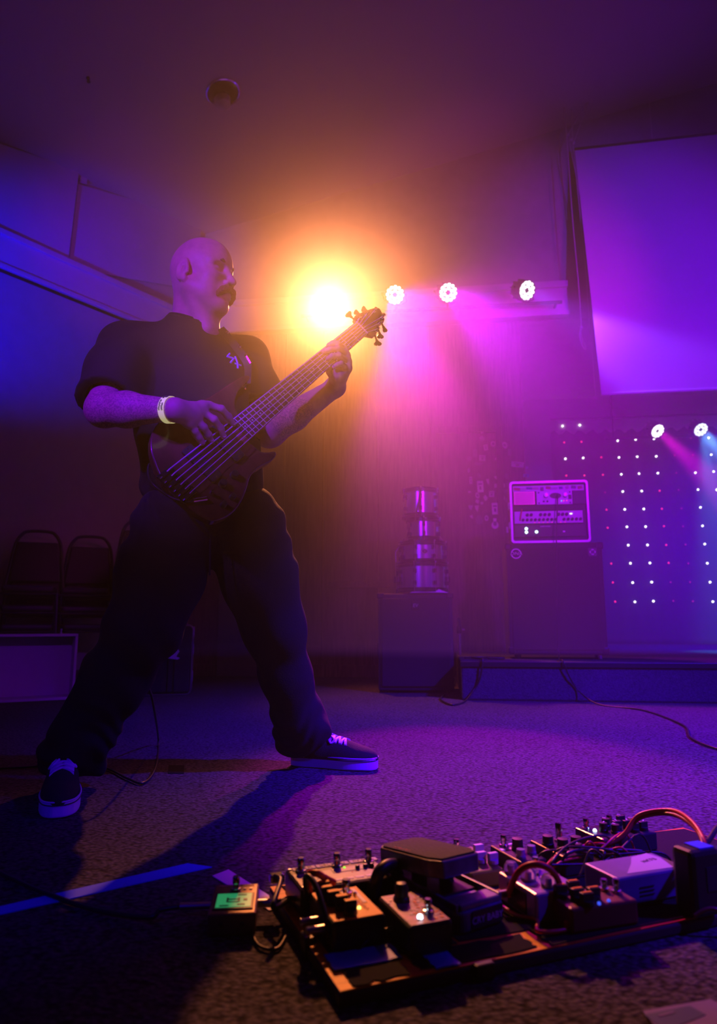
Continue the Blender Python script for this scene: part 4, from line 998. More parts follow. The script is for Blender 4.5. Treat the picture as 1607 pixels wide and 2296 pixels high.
# tuner on the floor
M_ptuner = mat('tuner_case', (.16, .10, .055), .35, metal=.4)
tA = fl(460, 2105); tB = fl(555, 2103); tc = (tA + tB) / 2; tdx = (tB - tA); 
tn = empty('tuner_pedal', (tc.x + .002, tc.y + .050, 0), math.atan2(tdx.y, tdx.x) + .05, 'small brown tuner pedal with a green lit screen on the carpet', 'pedal')
w_, d_, h_ = .073, .098, .042
m = MB(); m.hexa([(-w_ / 2, -d_ / 2, .003), (w_ / 2, -d_ / 2, .003), (w_ / 2, d_ / 2, .003), (-w_ / 2, d_ / 2, .003), (-w_ / 2, -d_ / 2, .034), (w_ / 2, -d_ / 2, .034), (w_ / 2, d_ / 2, .042), (-w_ / 2, d_ / 2, .042)]); m.build('enclosure', M_ptuner, tn, bevel=.003)
def tz(y): return .038 + y * (.008 / d_)
Rz = Matrix.Rotation(math.atan2(.008, d_), 4, 'X')
m = MB(Matrix.Translation((0, -.012, tz(-.012))) @ Rz); m.box(0, 0, .0005, .062, .052, .003); m.build('screen_bezel', M_black, tn, bevel=.001)
M_lcd = mat('green_screen', (.02, .08, .04), .3, emit=(.03, .42, .15), estr=.55)
M2 = Matrix.Translation((0, -.012, tz(-.012) + .0022)) @ Rz
m = MB(M2); m.box(0, 0, 0, .054, .043, .001); scn = m.build('screen', M_lcd, tn)
m = MB(M2)
for bx in ((-.010, -.006, .003, .013), (.008, -.006, .003, .013), (-.001, -.004, .018, .0025), (-.001, -.012, .018, .0025)): m.box(bx[0], bx[1] + .006, .0008, bx[2], bx[3], .0006)
m.build('screen_digit', M_ink, scn)
for (x, y, sx, sy) in ((.018, .0, .006, .006), (.012, -.015, .012, .003), (-.014, -.018, .014, .003), (.012, .016, .014, .003)):
    m = MB(M2); m.box(x, y, .0008, sx, sy, .0006); m.build('screen_mark', M_ink, scn)
M_pinkprint = mat('pink_print', (.75, .30, .28), .5)
text('CHROMATIC TUNER', 'face_letters', M_pinkprint, tn, Matrix.Translation((0, .041, tz(.041) + .0006)) @ Rz, .0062, .0002)
stomp(tn, .0, .026, tz(.026), .0058, .022)
for x in (.014, .024):
    m = MB(Matrix.Translation((x, .029, tz(.029)))); m.lathe([(.0028, 0), (.0025, .0015)], 10); m.build('button', M_steel, tn)
for x in (-.016, .016):
    m = MB(Matrix.Translation((x, -.0492, .018)) @ Matrix.Rotation(math.pi / 2, 4, 'X')); m.lathe([(.004, 0), (.003, .002)], 10); m.build('screw', M_black, tn)
jack(tn, -.037, .012, .024, -1, .050, .0055); jack(tn, .037, .012, .024, 1, .028, .0065)
# cables on and around the board
def cable(pts, r, mt, label, n=8, res=8, world=True, name='cable', group=None):
    m = MB(); m.tube(spline(pts, res), r, n); o = m.build(name, mt, None, smooth='full')
    return tag(o, label, 'cable', group)
T = rootM(tn)
p0 = T @ Vector((-.088, .012, .024))
cable([p0, p0 + Vector((-.03, -.002, -.004)), fl(330, 2056, .012), fl(200, 2036, .006), fl(60, 1985, .006), fl(-60, 1925, .006)], .0042, M_cable, 'thick black cable on the carpet from the left frame edge to the tuner')
p1 = T @ Vector((.066, .012, .024))
cable([p1, p1 + Vector((.02, .006, .004)), fl(612, 2034, .045), bc(-.012, .235, .070), bc(-.014, .262, .068), bc(-.006, .268, .060)], .0042, M_cable, 'short black patch cable from the tuner up to the board')
m = MB(); m.box(0, 0, 0, .022, .018, .014); m.M = Matrix()
m = MB(frame(bc(-.010, .268, .062), BX, BY, ZZ)); m.box(0, 0, 0, .024, .016, .014); tag(m.build('cable_plug', M_chrome, None, bevel=.003), 'chrome right-angle plug at the rear left corner of the board', 'plug')
cable([fl(575, 2052, .004), fl(565, 2085, .004), fl(580, 2120, .004), fl(620, 2128, .004), fl(640, 2100, .004)], .0025, M_cable, 'thin black cable loop on the carpet between tuner and board')
cable([bc(.02, .175, .055), bc(.012, .165, .105), bc(.022, .150, .112), bc(.034, .16, .10), bc(.055, .172, .082)], .0052, M_redcable, 'red patch cable arching over the orange pedal')
cable([bc(.012, .168, .06), bc(.004, .150, .11), bc(.012, .120, .10), bc(.014, .06, .045)], .0045, M_cable, 'black patch cable hanging down the left side of the orange pedal')
cable([bc(.115, .165, .05), bc(.125, .160, .095), bc(.155, .175, .098), bc(.175, .20, .06), bc(.19, .22, .03)], .010, M_cable, 'fat black cable hump between the wide pedal and rocker')
cable([bc(.31, .09, .05), bc(.318, .07, .10), bc(.338, .05, .118), bc(.362, .04, .10), bc(.372, .03, .05), bc(.345, -.01, .035)], .0052, M_redcable, 'red patch cable arching over the violet pedal')
cable([bc(.30, .10, .03), bc(.305, .06, .028), bc(.32, .03, .03), bc(.30, -.002, .03), bc(.335, -.012, .03), bc(.36, .0, .028)], .003, M_redcable, 'thin red cable curling on the board before the violet pedal')
cable([bc(.295, .13, .03), bc(.30, .10, .055), bc(.308, .12, .045), bc(.31, .15, .03)], .0022, mat('orange_wire', (.7, .25, .05), .4), 'thin orange wire between rocker and violet pedal')
cable([bc(.16, .012, .03), bc(.12, .055, .045), bc(.08, .06, .04), bc(.05, .048, .028)], .002, M_cable, 'thin dark lead before the orange pedal')
ce = [(.40, .17), (.45, .16), (.50, .155), (.55, .15), (.60, .17), (.65, .16)]
for k in range(9):
    x0, y0 = random.uniform(.40, .56), random.uniform(.14, .20); x1, y1 = random.uniform(.56, .72), random.uniform(.135, .22)
    cable([bc(x0, y0, .028), bc(x0 + .02, y0 - .01, random.uniform(.06, .085)), bc((x0 + x1) / 2, (y0 + y1) / 2 + random.uniform(-.03, .03), random.uniform(.05, .085)), bc(x1 - .02, y1, random.uniform(.05, .08)), bc(x1, y1 - .01, .028)], random.uniform(.0018, .003), [M_cable, M_cable, M_redcable][k % 3], 'one of the tangled leads heaped between the rear pedals and power supply', 6, 6, group='tangled leads on the board')
cable([bc(.51, .11, .085), bc(.50, .13, .09), bc(.46, .12, .04), bc(.42, .15, .03)], .002, M_cable, 'thin grey lead curving past the left end of the power supply')
for dz, dx in ((0, 0), (.008, .004)):
    cable([bc(.60 + dx, .215, .055), bc(.63 + dx, .20, .075 + dz), bc(.665, .19, .118 + dz), bc(.69 + dx, .14, .140 + dz), bc(.66, .06, .146 + dz), bc(.612 + dx, -.008, .140), bc(.585 + dx, -.022, .121)], .0038, M_redcable if dz else mat('dark_red_cable', (.25, .02, .03), .4), 'bright red cable arching to the black adapter' if dz else 'dark red cable arching below the bright red one to the adapter')
cable([bc(.59, -.02, .121), bc(.63, .0, .135), bc(.75, .06, .14), bc(.95, .12, .05), bc(1.05, .10, .004)], .0045, M_cable, 'black cable leaving the adapter over the right frame edge')
cable([bc(.545, -.045, .03), bc(.57, -.06, .045), bc(.61, -.085, .02), bc(.66, -.14, .006), bc(.75, -.25, .005)], .0032, mat('brown_cable', (.30, .14, .05), .35), 'thin brown cable falling off the front right of the board')
# ------------------------------------------------------------------ signed distance bodies (grown as one continuous surface)
class SDF:
    def __init__(s): s.p = []
    def cone(s, a, b, r1, r2, k=.02, op='u', **kw):
        s.p.append(('cone', np.array(a, np.float32), np.array(b, np.float32), r1, r2, k, op)); return s
    def ell(s, c, r, R=None, k=.02, op='u'):
        s.p.append(('ell', np.array(c, np.float32), np.array(r, np.float32), np.array(R if R is not None else np.eye(3), np.float32), 0, k, op)); return s
    def chain(s, pts, rs, k=.012, op='u'):
        for i in range(len(pts) - 1): s.cone(pts[i], pts[i + 1], rs[i], rs[i + 1], k, op)
        return s
    def plane(s, c, n, k=.004):                                   # cut away the side n points to
        s.p.append(('pl', np.array(c, np.float32), np.array(Vector(n).normalized(), np.float32), 0, 0, k, 'i')); return s
    def prim(s, q, P):
        t = q[0]
        if t == 'cone':
            a, b, r1, r2 = q[1:5]; ba = b - a; L2 = float(ba @ ba) + 1e-9
            pa = P - a; h = np.clip(pa @ ba / L2, 0, 1)
            return np.linalg.norm(pa - h[:, None] * ba, axis=1) - (r1 + (r2 - r1) * h)
        if t == 'ell':
            c, r, R = q[1:4]; l = (P - c) @ R; k0 = np.linalg.norm(l / r, axis=1); k1 = np.linalg.norm(l / (r * r), axis=1)
            return np.where(k0 < 1e-6, -r.min(), k0 * (k0 - 1) / np.maximum(k1, 1e-6))
        return (P - q[1]) @ q[2]
    def sph(s, q):
        if q[0] == 'cone': c = (q[1] + q[2]) / 2; return c, float(np.linalg.norm(q[1] - q[2])) / 2 + max(q[3], q[4])
        if q[0] == 'ell': return q[1], float(q[2].max())
        return None, 0
    def eval(s, P, prims=None):
        d = np.full(len(P), 1.0, np.float32)
        for q in (prims if prims is not None else s.p):
            v = s.prim(q, P); k, op = q[5], q[6]
            if op == 'u':
                h = np.maximum(k - np.abs(d - v), 0) / k; d = np.minimum(d, v) - h * h * k * .25
            elif op == 's':
                v = -v; h = np.maximum(k - np.abs(d - v), 0) / k; d = np.maximum(d, v) + h * h * k * .25
            else:
                h = np.maximum(k - np.abs(d - v), 0) / k; d = np.maximum(d, v) + h * h * k * .25
        return d
    def mesh(s, vox, disp=None, pad=.02, B=14):
        lo, hi = np.full(3, 1e9), np.full(3, -1e9)
        for q in s.p:
            if q[6] != 'u': continue
            if q[0] == 'cone': pts = [(q[1], q[3]), (q[2], q[4])]
            else: pts = [(q[1], float(q[2].max()))]
            for c, r in pts: lo = np.minimum(lo, c - r); hi = np.maximum(hi, c + r)
        lo -= pad; hi += pad
        n = np.ceil((hi - lo) / vox / B).astype(int) * B + 1
        F = np.full(tuple(n), 1.0, np.float32)
        nb = (n - 1) // B; rad = B * vox * .5 * 1.75
        ax = np.arange(B + 1) * vox
        gx, gy, gz = np.meshgrid(ax, ax, ax, indexing='ij'); G = np.stack([gx.ravel(), gy.ravel(), gz.ravel()], 1).astype(np.float32)
        sph = [s.sph(q) for q in s.p]
        I = np.stack(np.meshgrid(*[np.arange(k) for k in nb], indexing='ij'), -1).reshape(-1, 3)
        C = (lo + (I + .5) * B * vox).astype(np.float32)
        dC = s.eval(C)
        for i in np.nonzero(np.abs(dC) < rad * 1.5 + .03)[0]:
            c = C[i]
            pr = [q for q, (sc_, sr) in zip(s.p, sph) if sc_ is None or np.linalg.norm(c - sc_) < sr + rad + .06]
            o = lo + I[i] * B * vox
            Pp = G + o.astype(np.float32)
            v = s.eval(Pp, pr)
            if disp is not None: v = v + disp(Pp)
            x, y, z = I[i] * B
            F[x:x + B + 1, y:y + B + 1, z:z + B + 1] = v.reshape(B + 1, B + 1, B + 1)
        for i in np.nonzero(dC < -(rad * 1.5 + .03))[0]:
            x, y, z = I[i] * B
            F[x:x + B + 1, y:y + B + 1, z:z + B + 1] = np.minimum(F[x:x + B + 1, y:y + B + 1, z:z + B + 1], -.5)
        S = F < 0
        cnt = np.zeros(tuple(n - 1), np.int8)
        for a in (0, 1):
            for b in (0, 1):
                for c in (0, 1): cnt += S[a:n[0] - 1 + a, b:n[1] - 1 + b, c:n[2] - 1 + c]
        act = (cnt > 0) & (cnt < 8)
        idx = np.full(act.shape, -1, np.int64); cells = np.argwhere(act); idx[act] = np.arange(len(cells))
        acc = np.zeros((len(cells), 3)); w_ = np.zeros(len(cells))
        corners = [(a, b, c) for a in (0, 1) for b in (0, 1) for c in (0, 1)]
        val = {k: F[cells[:, 0] + k[0], cells[:, 1] + k[1], cells[:, 2] + k[2]] for k in corners}
        for k in corners:
            for d in range(3):
                if k[d] == 0:
                    k2 = list(k); k2[d] = 1; k2 = tuple(k2); a, b = val[k], val[k2]
                    m_ = (a < 0) != (b < 0); t = np.where(m_, a / np.where(m_, a - b, 1), 0)
                    p = np.tile(np.array(k, float), (len(cells), 1)); p[:, d] += t
                    acc[m_] += p[m_]; w_[m_] += 1
        V = lo + (cells + acc / np.maximum(w_, 1)[:, None]) * vox
        faces = []
        for d in range(3):
            sl0 = [slice(None)] * 3; sl1 = [slice(None)] * 3; sl0[d] = slice(0, n[d] - 1); sl1[d] = slice(1, n[d])
            e = S[tuple(sl0)] != S[tuple(sl1)]
            E_ = np.argwhere(e); o1, o2 = [(1, 2), (2, 0), (0, 1)][d]
            ok = (E_[:, o1] > 0) & (E_[:, o2] > 0) & (E_[:, o1] < n[o1] - 1) & (E_[:, o2] < n[o2] - 1); E_ = E_[ok]
            ins = S[E_[:, 0], E_[:, 1], E_[:, 2]]
            q = []
            for (s1, s2) in ((0, 0), (-1, 0), (-1, -1), (0, -1)):
                c = E_.copy(); c[:, o1] += s1; c[:, o2] += s2; q.append(idx[c[:, 0], c[:, 1], c[:, 2]])
            q = np.stack(q, 1); q[~ins] = q[~ins][:, ::-1]; faces.append(q)
        Fq = np.concatenate(faces); Fq = Fq[(Fq >= 0).all(1)]
        return V, Fq
    def build(s, name, mt, parent, vox, disp=None, relax=0):
        V, Fq = s.mesh(vox, disp)
        inv = np.array(rootM(parent).inverted()) if parent is not None else np.eye(4)
        V = V @ inv[:3, :3].T + inv[:3, 3]
        me = bpy.data.meshes.new(name)
        me.vertices.add(len(V)); me.vertices.foreach_set('co', V.astype(np.float32).ravel())
        me.loops.add(Fq.size); me.loops.foreach_set('vertex_index', Fq.astype(np.int32).ravel())
        me.polygons.add(len(Fq)); me.polygons.foreach_set('loop_start', np.arange(0, Fq.size, 4, dtype=np.int32)); me.polygons.foreach_set('loop_total', np.full(len(Fq), 4, np.int32))
        me.polygons.foreach_set('use_smooth', np.ones(len(Fq), bool)); me.update(calc_edges=True); me.validate()
        me.materials.append(mt)
        o = bpy.data.objects.new(name, me); col.objects.link(o)
        if parent is not None: o.parent = parent
        if relax:
            sm = o.modifiers.new('relax', 'SMOOTH'); sm.factor = .5; sm.iterations = relax
        return o

# ------------------------------------------------------------------ the bass guitar
BA = at(404, 1080, 1.70); BN = at(808, 738, 2.06)
ga = (BN - BA).normalized(); LSC = (BN - BA).length
gb = Vector((-.72, 0, .69)); gb.y = -(ga.x * gb.x + ga.z * gb.z) / ga.y; gb = (gb - ga * gb.dot(ga)).normalized()
gn = ga.cross(gb); 
if gn.y > 0: gn = -gn
def gp(a, b, n=0): return BA + ga * a + gb * b + gn * n
def gl(px, py, n=0):
    p = hit(px, py, BA + gn * n, gn) - BA; return (p.dot(ga), p.dot(gb))
GM = frame(BA, ga, gb, gn); flip = GM.to_3x3().determinant() < 0
M_bwood = mat('dark_stained_body', (.10, .035, .022), .22, var=.35, vscale=7, coat=.5, stretch=(1, 5, 1))
M_neck = mat('neck_maple', (.32, .15, .07), .35, coat=.2)
M_fboard = mat('fretboard_wood', (.11, .05, .03), .4, var=.3, vscale=20, stretch=(1, 8, 1))
M_fret = mat('fret_metal', (.85, .82, .85), .45, metal=.5)
M_string = mat('string_metal', (.85, .80, .85), .45, metal=.5)
bass = empty('bass_guitar', BA, 0, 'dark wooden six string bass guitar held by the bald man', 'bass guitar')
def gprism(poly, n0, n1, name, mt, parent=bass, bevel=0, seg=2, smooth=False):
    if flip: poly = poly[::-1]
    m = MB(GM)
    if flip: m.prism(poly, n1, n0)
    else: m.prism(poly, n0, n1)
    if flip: pass
    o = m.build(name, mt, parent, world=True, bevel=bevel, seg=seg, smooth=smooth)
    bmm = bmesh.new(); bmm.from_mesh(o.data); bmesh.ops.recalc_face_normals(bmm, faces=bmm.faces); bmm.to_mesh(o.data); bmm.free()
    return o
outline = [(556, 979), (572, 996), (588, 1008), (604, 1010), (618, 1008), (622, 1016), (612, 1028), (590, 1040), (574, 1052), (563, 1066), (556, 1090), (546, 1116), (528, 1142), (505, 1158), (478, 1164), (446, 1150), (420, 1130), (390, 1104), (362, 1070), (346, 1034), (338, 1000), (342, 966), (368, 932), (408, 912), (450, 896), (482, 878), (512, 858), (538, 842), (556, 836), (563, 842), (553, 854), (538, 870), (530, 892), (530, 908), (535, 922)]
ol = [Vector((*gl(x, y), 0)) for x, y in outline]
poly = [(p.x, p.y) for p in spline(ol, 5, closed=True)]
gprism(poly, -.048, -.010, 'body', M_bwood, bevel=.009, seg=4, smooth=True)
FN = .006                                                       # height of the fingerboard top over the body face
def fw(a): return .027 + .011 * (1 - a / LSC)                    # half width of the neck
aend = sum(gl(x, y)[0] for x, y in ((528, 942), (560, 987))) / 2 - .006
m = MB(GM); ns = 10; vs, fs = [], []
for i in range(ns + 1):
    a = aend + .0 + (LSC - aend) * i / ns; w_ = fw(a)
    for k in range(9):
        t = math.pi * k / 8; vs.append((a, -w_ * math.cos(t), FN - .008 - .022 * math.sin(t) ** .8))
for i in range(ns):
    for k in range(8): q = i * 9 + k; fs.append((q, q + 1, q + 10, q + 9))
    fs.append((i * 9 + 8, i * 9, i * 9 + 9, i * 9 + 17))
fs += [tuple(range(9)), tuple(range(ns * 9, ns * 9 + 9))[::-1]]
m.add(vs, fs); m.build('neck', M_neck, bass, world=True, smooth=True)
gprism([(aend, -fw(aend)), (LSC, -fw(LSC)), (LSC, fw(LSC)), (aend, fw(aend))], FN - .008, FN, 'fretboard', M_fboard)
gprism([(aend - .02, -fw(aend) * 1.0), (aend + .10, -fw(aend) * .95), (aend + .10, fw(aend) * .95), (aend - .02, fw(aend))], -.012, FN - .008, 'neck_heel', M_neck)
for k in range(1, 25):
    a = LSC * 2 ** (-k / 12)
    if a < aend + .002: break
    m = MB(); m.tube([gp(a, -fw(a) * .98, FN + .0004), gp(a, fw(a) * .98, FN + .0004)], .0012, 6); m.build('fret', M_fret, bass, world=True)
for k in (3, 5, 7, 9, 12, 15, 17, 19, 21):
    a = LSC * (2 ** (-k / 12) + 2 ** (-(k - 1) / 12)) / 2
    m = MB(basis(gp(a, 0, FN), gn, gb)); m.lathe([(.0032, 0), (.003, .0004)], 12); m.build('inlay_dot', mat('pearl', (.6, .58, .6), .3) if k == 3 else bpy.data.materials['pearl'], bass, world=True)
gprism([(LSC, -fw(LSC)), (LSC + .005, -fw(LSC)), (LSC + .005, fw(LSC)), (LSC, fw(LSC))], FN - .008, FN + .003, 'nut', M_pearl if False else bpy.data.materials['pearl'])
# headstock
hs = [(793, 716), (797, 706), (812, 699), (830, 692), (845, 688), (852, 691), (859, 703), (863, 715), (861, 721), (853, 725), (849, 736), (843, 750), (838, 754), (828, 752), (818, 750)]
hp = [gl(x, y) for x, y in hs]
gprism(hp, -.016, -.001, 'headstock', M_bwood, bevel=.003, seg=2)
posts = [(803, 716), (820, 706), (838, 698), (856, 712), (850, 726), (843, 741)]
keys = [(787, 701, 1.25), (804, 696, .8), (821, 689, 1.0), (866, 733, .7), (856, 747, 1.0), (850, 763, 1.2)]
tips = []
for (x, y), (kx, ky, sc_) in zip(posts, keys):
    a, b = gl(x, y); ka, kb = gl(kx, ky); tips.append((a, b))
    m = MB(basis(gp(a, b, -.001), gn, gb)); m.lathe([(.007, 0), (.007, .002), (.0045, .003), (.0045, .014), (.006, .018), (.003, .019)], 12); tu = m.build('tuner', M_chrome, bass, world=True, smooth=True)
    m = MB(); P0, P1 = gp(a, b, -.014), gp(ka, kb, -.014); d = (P1 - P0).normalized()
    m.tube([P0, P1 - d * .010], .0032, 8); m.build('tuner_shaft', M_blacksatin, tu, world=True)
    s2 = d.cross(gn).normalized() if abs(d.dot(gn)) < .9 else gb
    m = MB(frame(P1 - d * .012, d, d.cross(gn).normalized(), gn)); w1 = .012 * sc_
    m.prism([(0, .003), (.006, .004), (.015, w1), (.021, w1 * .9), (.023, w1 * .3), (.021, 0), (.023, -w1 * .3), (.021, -w1 * .9), (.015, -w1), (.006, -.004), (0, -.003)], -.0035, .0035); m.build('tuner_key', M_blacksatin, tu, world=True, bevel=.0012)
# strings
SN = FN + .0045
def sb(k, a): return (fw(a) - .0075) * (1 - 2 * k / 5) if a > 0 else (.040) * (1 - 2 * k / 5)
for k in range(6):
    b0 = .040 * (1 - 2 * k / 5); b1 = (fw(LSC) - .005) * (1 - 2 * k / 5)
    ta, tb_ = tips[[0, 1, 2, 3, 4, 5][k]]
    m = MB(); m.tube([gp(-.010, b0, .010), gp(.0, b0, SN + .004), gp(LSC, b1, SN - .001), gp(ta, tb_, .008)], .0019 - .00017 * k, 6); m.build('string', M_string, bass, world=True)
# bridge, pickups, knobs
gprism([(-.034, -.050), (.016, -.050), (.016, .050), (-.034, .050)], -.010, -.003, 'bridge_plate', M_blacksatin, bevel=.0015)
for k in range(6):
    b0 = .040 * (1 - 2 * k / 5)
    m = MB(GM); m.box(-.008, b0, .002, .034, .0125, .010); sd = m.build('saddle', M_blacksatin, bass, world=True, bevel=.001)
    m = MB(); m.tube([gp(-.034, b0, .002), gp(-.024, b0, .002)], .003, 8); m.build('saddle_screw', M_chrome, sd, world=True)
for (pc, ln) in (((0.5 * (480 + 490) - 34, 1036), .062), ((512, 1000), .06)):
    a_, b_ = gl(*pc)
    r_ = rrect(.036, .118, .006, 3); gprism([(x + a_, y * 1.0) for x, y in r_], -.010, .001, 'pickup', M_black, bevel=.0015)
    for k in (-1, 1):
        m = MB(basis(gp(a_, k * .052, .001), gn, gb)); m.lathe([(.0022, 0), (.002, .0008)], 8); m.build('pickup_screw', M_chrome, bass, world=True)
for x, y, r_ in ((498, 1086, .0105), (524, 1066, .0105), (500, 1133, .008), (520, 1116, .008), (473, 1107, .005)):
    a_, b_ = gl(x, y, -.010); m = MB(basis(gp(a_, b_, -.010), gn, gb)); m.lathe([(r_ * 1.1, 0), (r_ * 1.1, .003), (r_, .004), (r_ * .95, .016), (r_ * .8, .018), (.001, .0182)], 18); m.build('control_knob', M_black if r_ > .006 else M_chrome, bass, world=True, smooth=True)
# strap buttons and the jack plug of the lead
a_, b_ = gl(560, 842); m = MB(basis(gp(a_ - .006, b_ - .004, -.048), -gn, ga)); m.lathe([(.006, -.002), (.004, .004), (.004, .010), (.008, .013), (.008, .015)], 12); m.build('strap_button', M_chrome, bass, world=True, smooth=True)
j0 = gl(462, 1120, -.010); j1 = gl(432, 1124, -.010)
P0, P1 = gp(*j0, -.002), gp(*j1, -.004)
# ------------------------------------------------------------------ the bass player
def V3(px, py, Y): return at(px, py, Y)
M_skin = mat('skin', (.52, .33, .25), .48, bump=.06, bscale=180, var=.10, vscale=30, spec=.45)
# dark tattoo lines only on the forearms: a pattern of the skin, mixed in by place along the arms
n_ = M_skin.node_tree; b_ = n_.nodes['Principled BSDF']
M_tee = mat('black_tshirt', (.016, .014, .015), .9, bump=.12, bscale=14, spec=.25)
M_jean = mat('black_denim', (.014, .013, .016), .85, bump=.15, bscale=220, spec=.3)
per = empty('person', (-.40, 2.03, 0), 0, 'bald man with a moustache in black t-shirt and jeans playing bass, legs wide apart', 'person')

# --- head frame
HY, HP = math.radians(20), math.radians(3)
Hf = Vector((math.cos(HY) * math.cos(HP), -math.sin(HY) * math.cos(HP), -math.sin(HP)))
Hr = Vector((-math.sin(HY), -math.cos(HY), 0))                # his right side, towards the lens
Hu = Hr.cross(Hf); Hu = Hu if Hu.z > 0 else -Hu
H0 = V3(452, 631, 1.87); HS = .925
def hp_(f, r, u): return H0 + (Hf * f + Hr * r + Hu * u) * HS
HR = np.array([[*Hf], [*Hr], [*Hu]], np.float32).T
def hell(S, f, r, u, rf, rr, ru, k=.02, op='u', rot=None):
    R = HR if rot is None else HR @ np.array(rot, np.float32)
    S.ell(hp_(f, r, u), np.array((rf, rr, ru)) * HS, R, k * HS, op)
def hcone(S, a, b, r1, r2, k=.015, op='u'): S.cone(hp_(*a), hp_(*b), r1 * HS, r2 * HS, k * HS, op)
B_ = SDF()
hell(B_, -.008, 0, .052, .098, .076, .093, .02)                # cranium
hell(B_, -.040, 0, .030, .062, .066, .070, .03)                # occiput
hell(B_, .040, 0, .040, .058, .060, .075, .03)                 # forehead
hell(B_, .040, 0, -.025, .055, .056, .070, .03)                # mid face
for s in (-1, 1):
    hcone(B_, (-.002, s * .056, -.040), (.070, s * .018, -.092), .024, .022, .03)      # jaw
    hell(B_, .060, s * .040, -.012, .026, .022, .020, .025)    # cheekbone
    hell(B_, .045, s * .040, -.055, .034, .022, .034, .03)     # cheek
    hcone(B_, (.082, s * .012, .040), (.068, s * .050, .036), .0115, .0100, .014)      # brow ridge
hcone(B_, (.070, 0, -.095), (.080, 0, -.098), .024, .020, .02) # chin
hell(B_, .040, 0, -.092, .045, .036, .020, .025)               # under the chin
for s in (-1, 1):
    hell(B_, .096, s * .033, .019, .022, .020, .0145, .012, 's')                         # eye socket
    hell(B_, .0715, s * .033, .016, .0150, .0165, .0125, .004)                          # closed lid over the eyeball
    hcone(B_, (.088, s * .022, .010), (.080, s * .046, .012), .0022, .0020, .003)       # lower lash line
hcone(B_, (.091, 0, .030), (.114, 0, -.012), .0075, .0095, .012)                        # nose bridge
hell(B_, .117, 0, -.020, .0125, .0115, .0105, .010)                                     # nose tip
for s in (-1, 1):
    hell(B_, .104, s * .0135, -.024, .012, .0075, .0085, .006)                          # nostril wing
    hell(B_, .108, s * .007, -.0335, .006, .004, .004, .004, 's')                       # nostril
hell(B_, .088, 0, -.050, .018, .030, .020, .02)                                         # mouth mound
hcone(B_, (.103, -.012, -.0575), (.103, .012, -.0575), .0052, .0052, .006)              # upper lip
hcone(B_, (.100, -.012, -.0690), (.100, .012, -.0690), .0066, .0066, .006)              # lower lip
hcone(B_, (.112, -.020, -.0630), (.112, .020, -.0630), .0022, .0022, .004, 's')         # mouth line
for s in (-1, 1):                                                                        # ears
    ca, sa = math.cos(.22), math.sin(.22)
    rot = [[ca, 0, sa], [0, 1, 0], [-sa, 0, ca]]
    hell(B_, -.018, s * .081, .004, .0225, .0085, .038, .005, 'u', rot)
    hell(B_, -.016, s * .093, .007, .0155, .0100, .027, .004, 's', rot)
    hcone(B_, (-.016, s * .0845, .020), (-.024, s * .0845, -.012), .0036, .0034, .003)
    hcone(B_, (-.006, s * .0845, .021), (-.016, s * .0845, .010), .0026, .0030, .003)
    hcone(B_, (.002, s * .081, .004), (.003, s * .081, -.008), .0060, .0050, .005)
    hell(B_, -.008, s * .083, -.030, .0100, .0055, .010, .006)
# neck
NBp = V3(428, 742, 1.92)
B_.cone(hp_(-.030, 0, -.035), NBp + Vector((-.004, .004, -.03)), .055, .056, .03)
B_.cone(hp_(.008, 0, -.075), NBp + Vector((.050, -.035, -.015)), .040, .046, .03)
B_.cone(hp_(-.010, .052, -.050), NBp + Vector((.060, -.065, -.02)), .014, .013, .02)     # neck tendon
# trunk under the shirt
RSh, LSh = V3(278, 778, 1.90), V3(552, 806, 2.07)
B_.cone(RSh + Vector((.01, 0, -.02)), NBp + Vector((0, 0, -.05)), .050, .052, .05); B_.cone(LSh + Vector((-.01, 0, -.02)), NBp + Vector((0, 0, -.05)), .050, .052, .05)
B_.ell(V3(425, 870, 1.97), (.155, .100, .15), k=.05)
# right arm
REl, RWr = V3(232, 918, 1.74), V3(392, 919, 1.645)
B_.cone(RSh, REl, .056, .046, .05)
mid = REl.lerp(RWr, .35)
B_.chain([REl, mid, RWr], [.0465, .0455, .0275], .02)
# left arm
LEl, LWr = V3(604, 968, 2.00), V3(752, 868, 2.085)
B_.cone(LSh, LEl, .056, .047, .05)
mid = LEl.lerp(LWr, .35)
B_.chain([LEl, mid, LWr], [.047, .046, .030], .02)
# right hand, plucking: joints lie just over the strings
def G(px, py, n): 
    a, b = gl(px, py, n); return gp(a, b, n)
kn = {'i': G(468, 909, .050), 'm': G(456, 926, .052), 'r': G(442, 942, .050), 'p': G(430, 955, .042)}
B_.cone(RWr, kn['i'].lerp(kn['p'], .5).lerp(RWr, .35), .027, .027, .02)
for key in 'imrp': B_.cone(RWr.lerp(kn[key], .25), kn[key], .0175, .0125, .012)
B_.cone(kn['i'].lerp(RWr, .2), kn['p'].lerp(RWr, .2), .0135, .0125, .012)
fing = {'i': [(496, 917, .050), (512, 934, .032), (523, 951, .014)], 'm': [(480, 941, .052), (494, 960, .032), (501, 979, .014)], 'r': [(457, 958, .048), (467, 974, .030), (473, 988, .012)], 'p': [(438, 968, .038), (446, 981, .026), (453, 992, .012)]}
nails = []
for key, pts in fing.items():
    J = [kn[key]] + [G(*p) for p in pts]; r0 = {'i': .0100, 'm': .0102, 'r': .0096, 'p': .0082}[key]
    B_.chain(J, [r0 * 1.12, r0, r0 * .92, r0 * .80], .004)
    for q in J[1:3]: B_.ell(q, (r0 * 1.06,) * 3, k=.004)
    nails.append((J[-1], (J[-1] - J[-2]).normalized(), r0))
B_.chain([RWr.lerp(kn['i'], .25), G(428, 942, .030), G(440, 972, .020), G(452, 992, .010)], [.018, .0145, .0110, .0090], .008)   # thumb under the palm
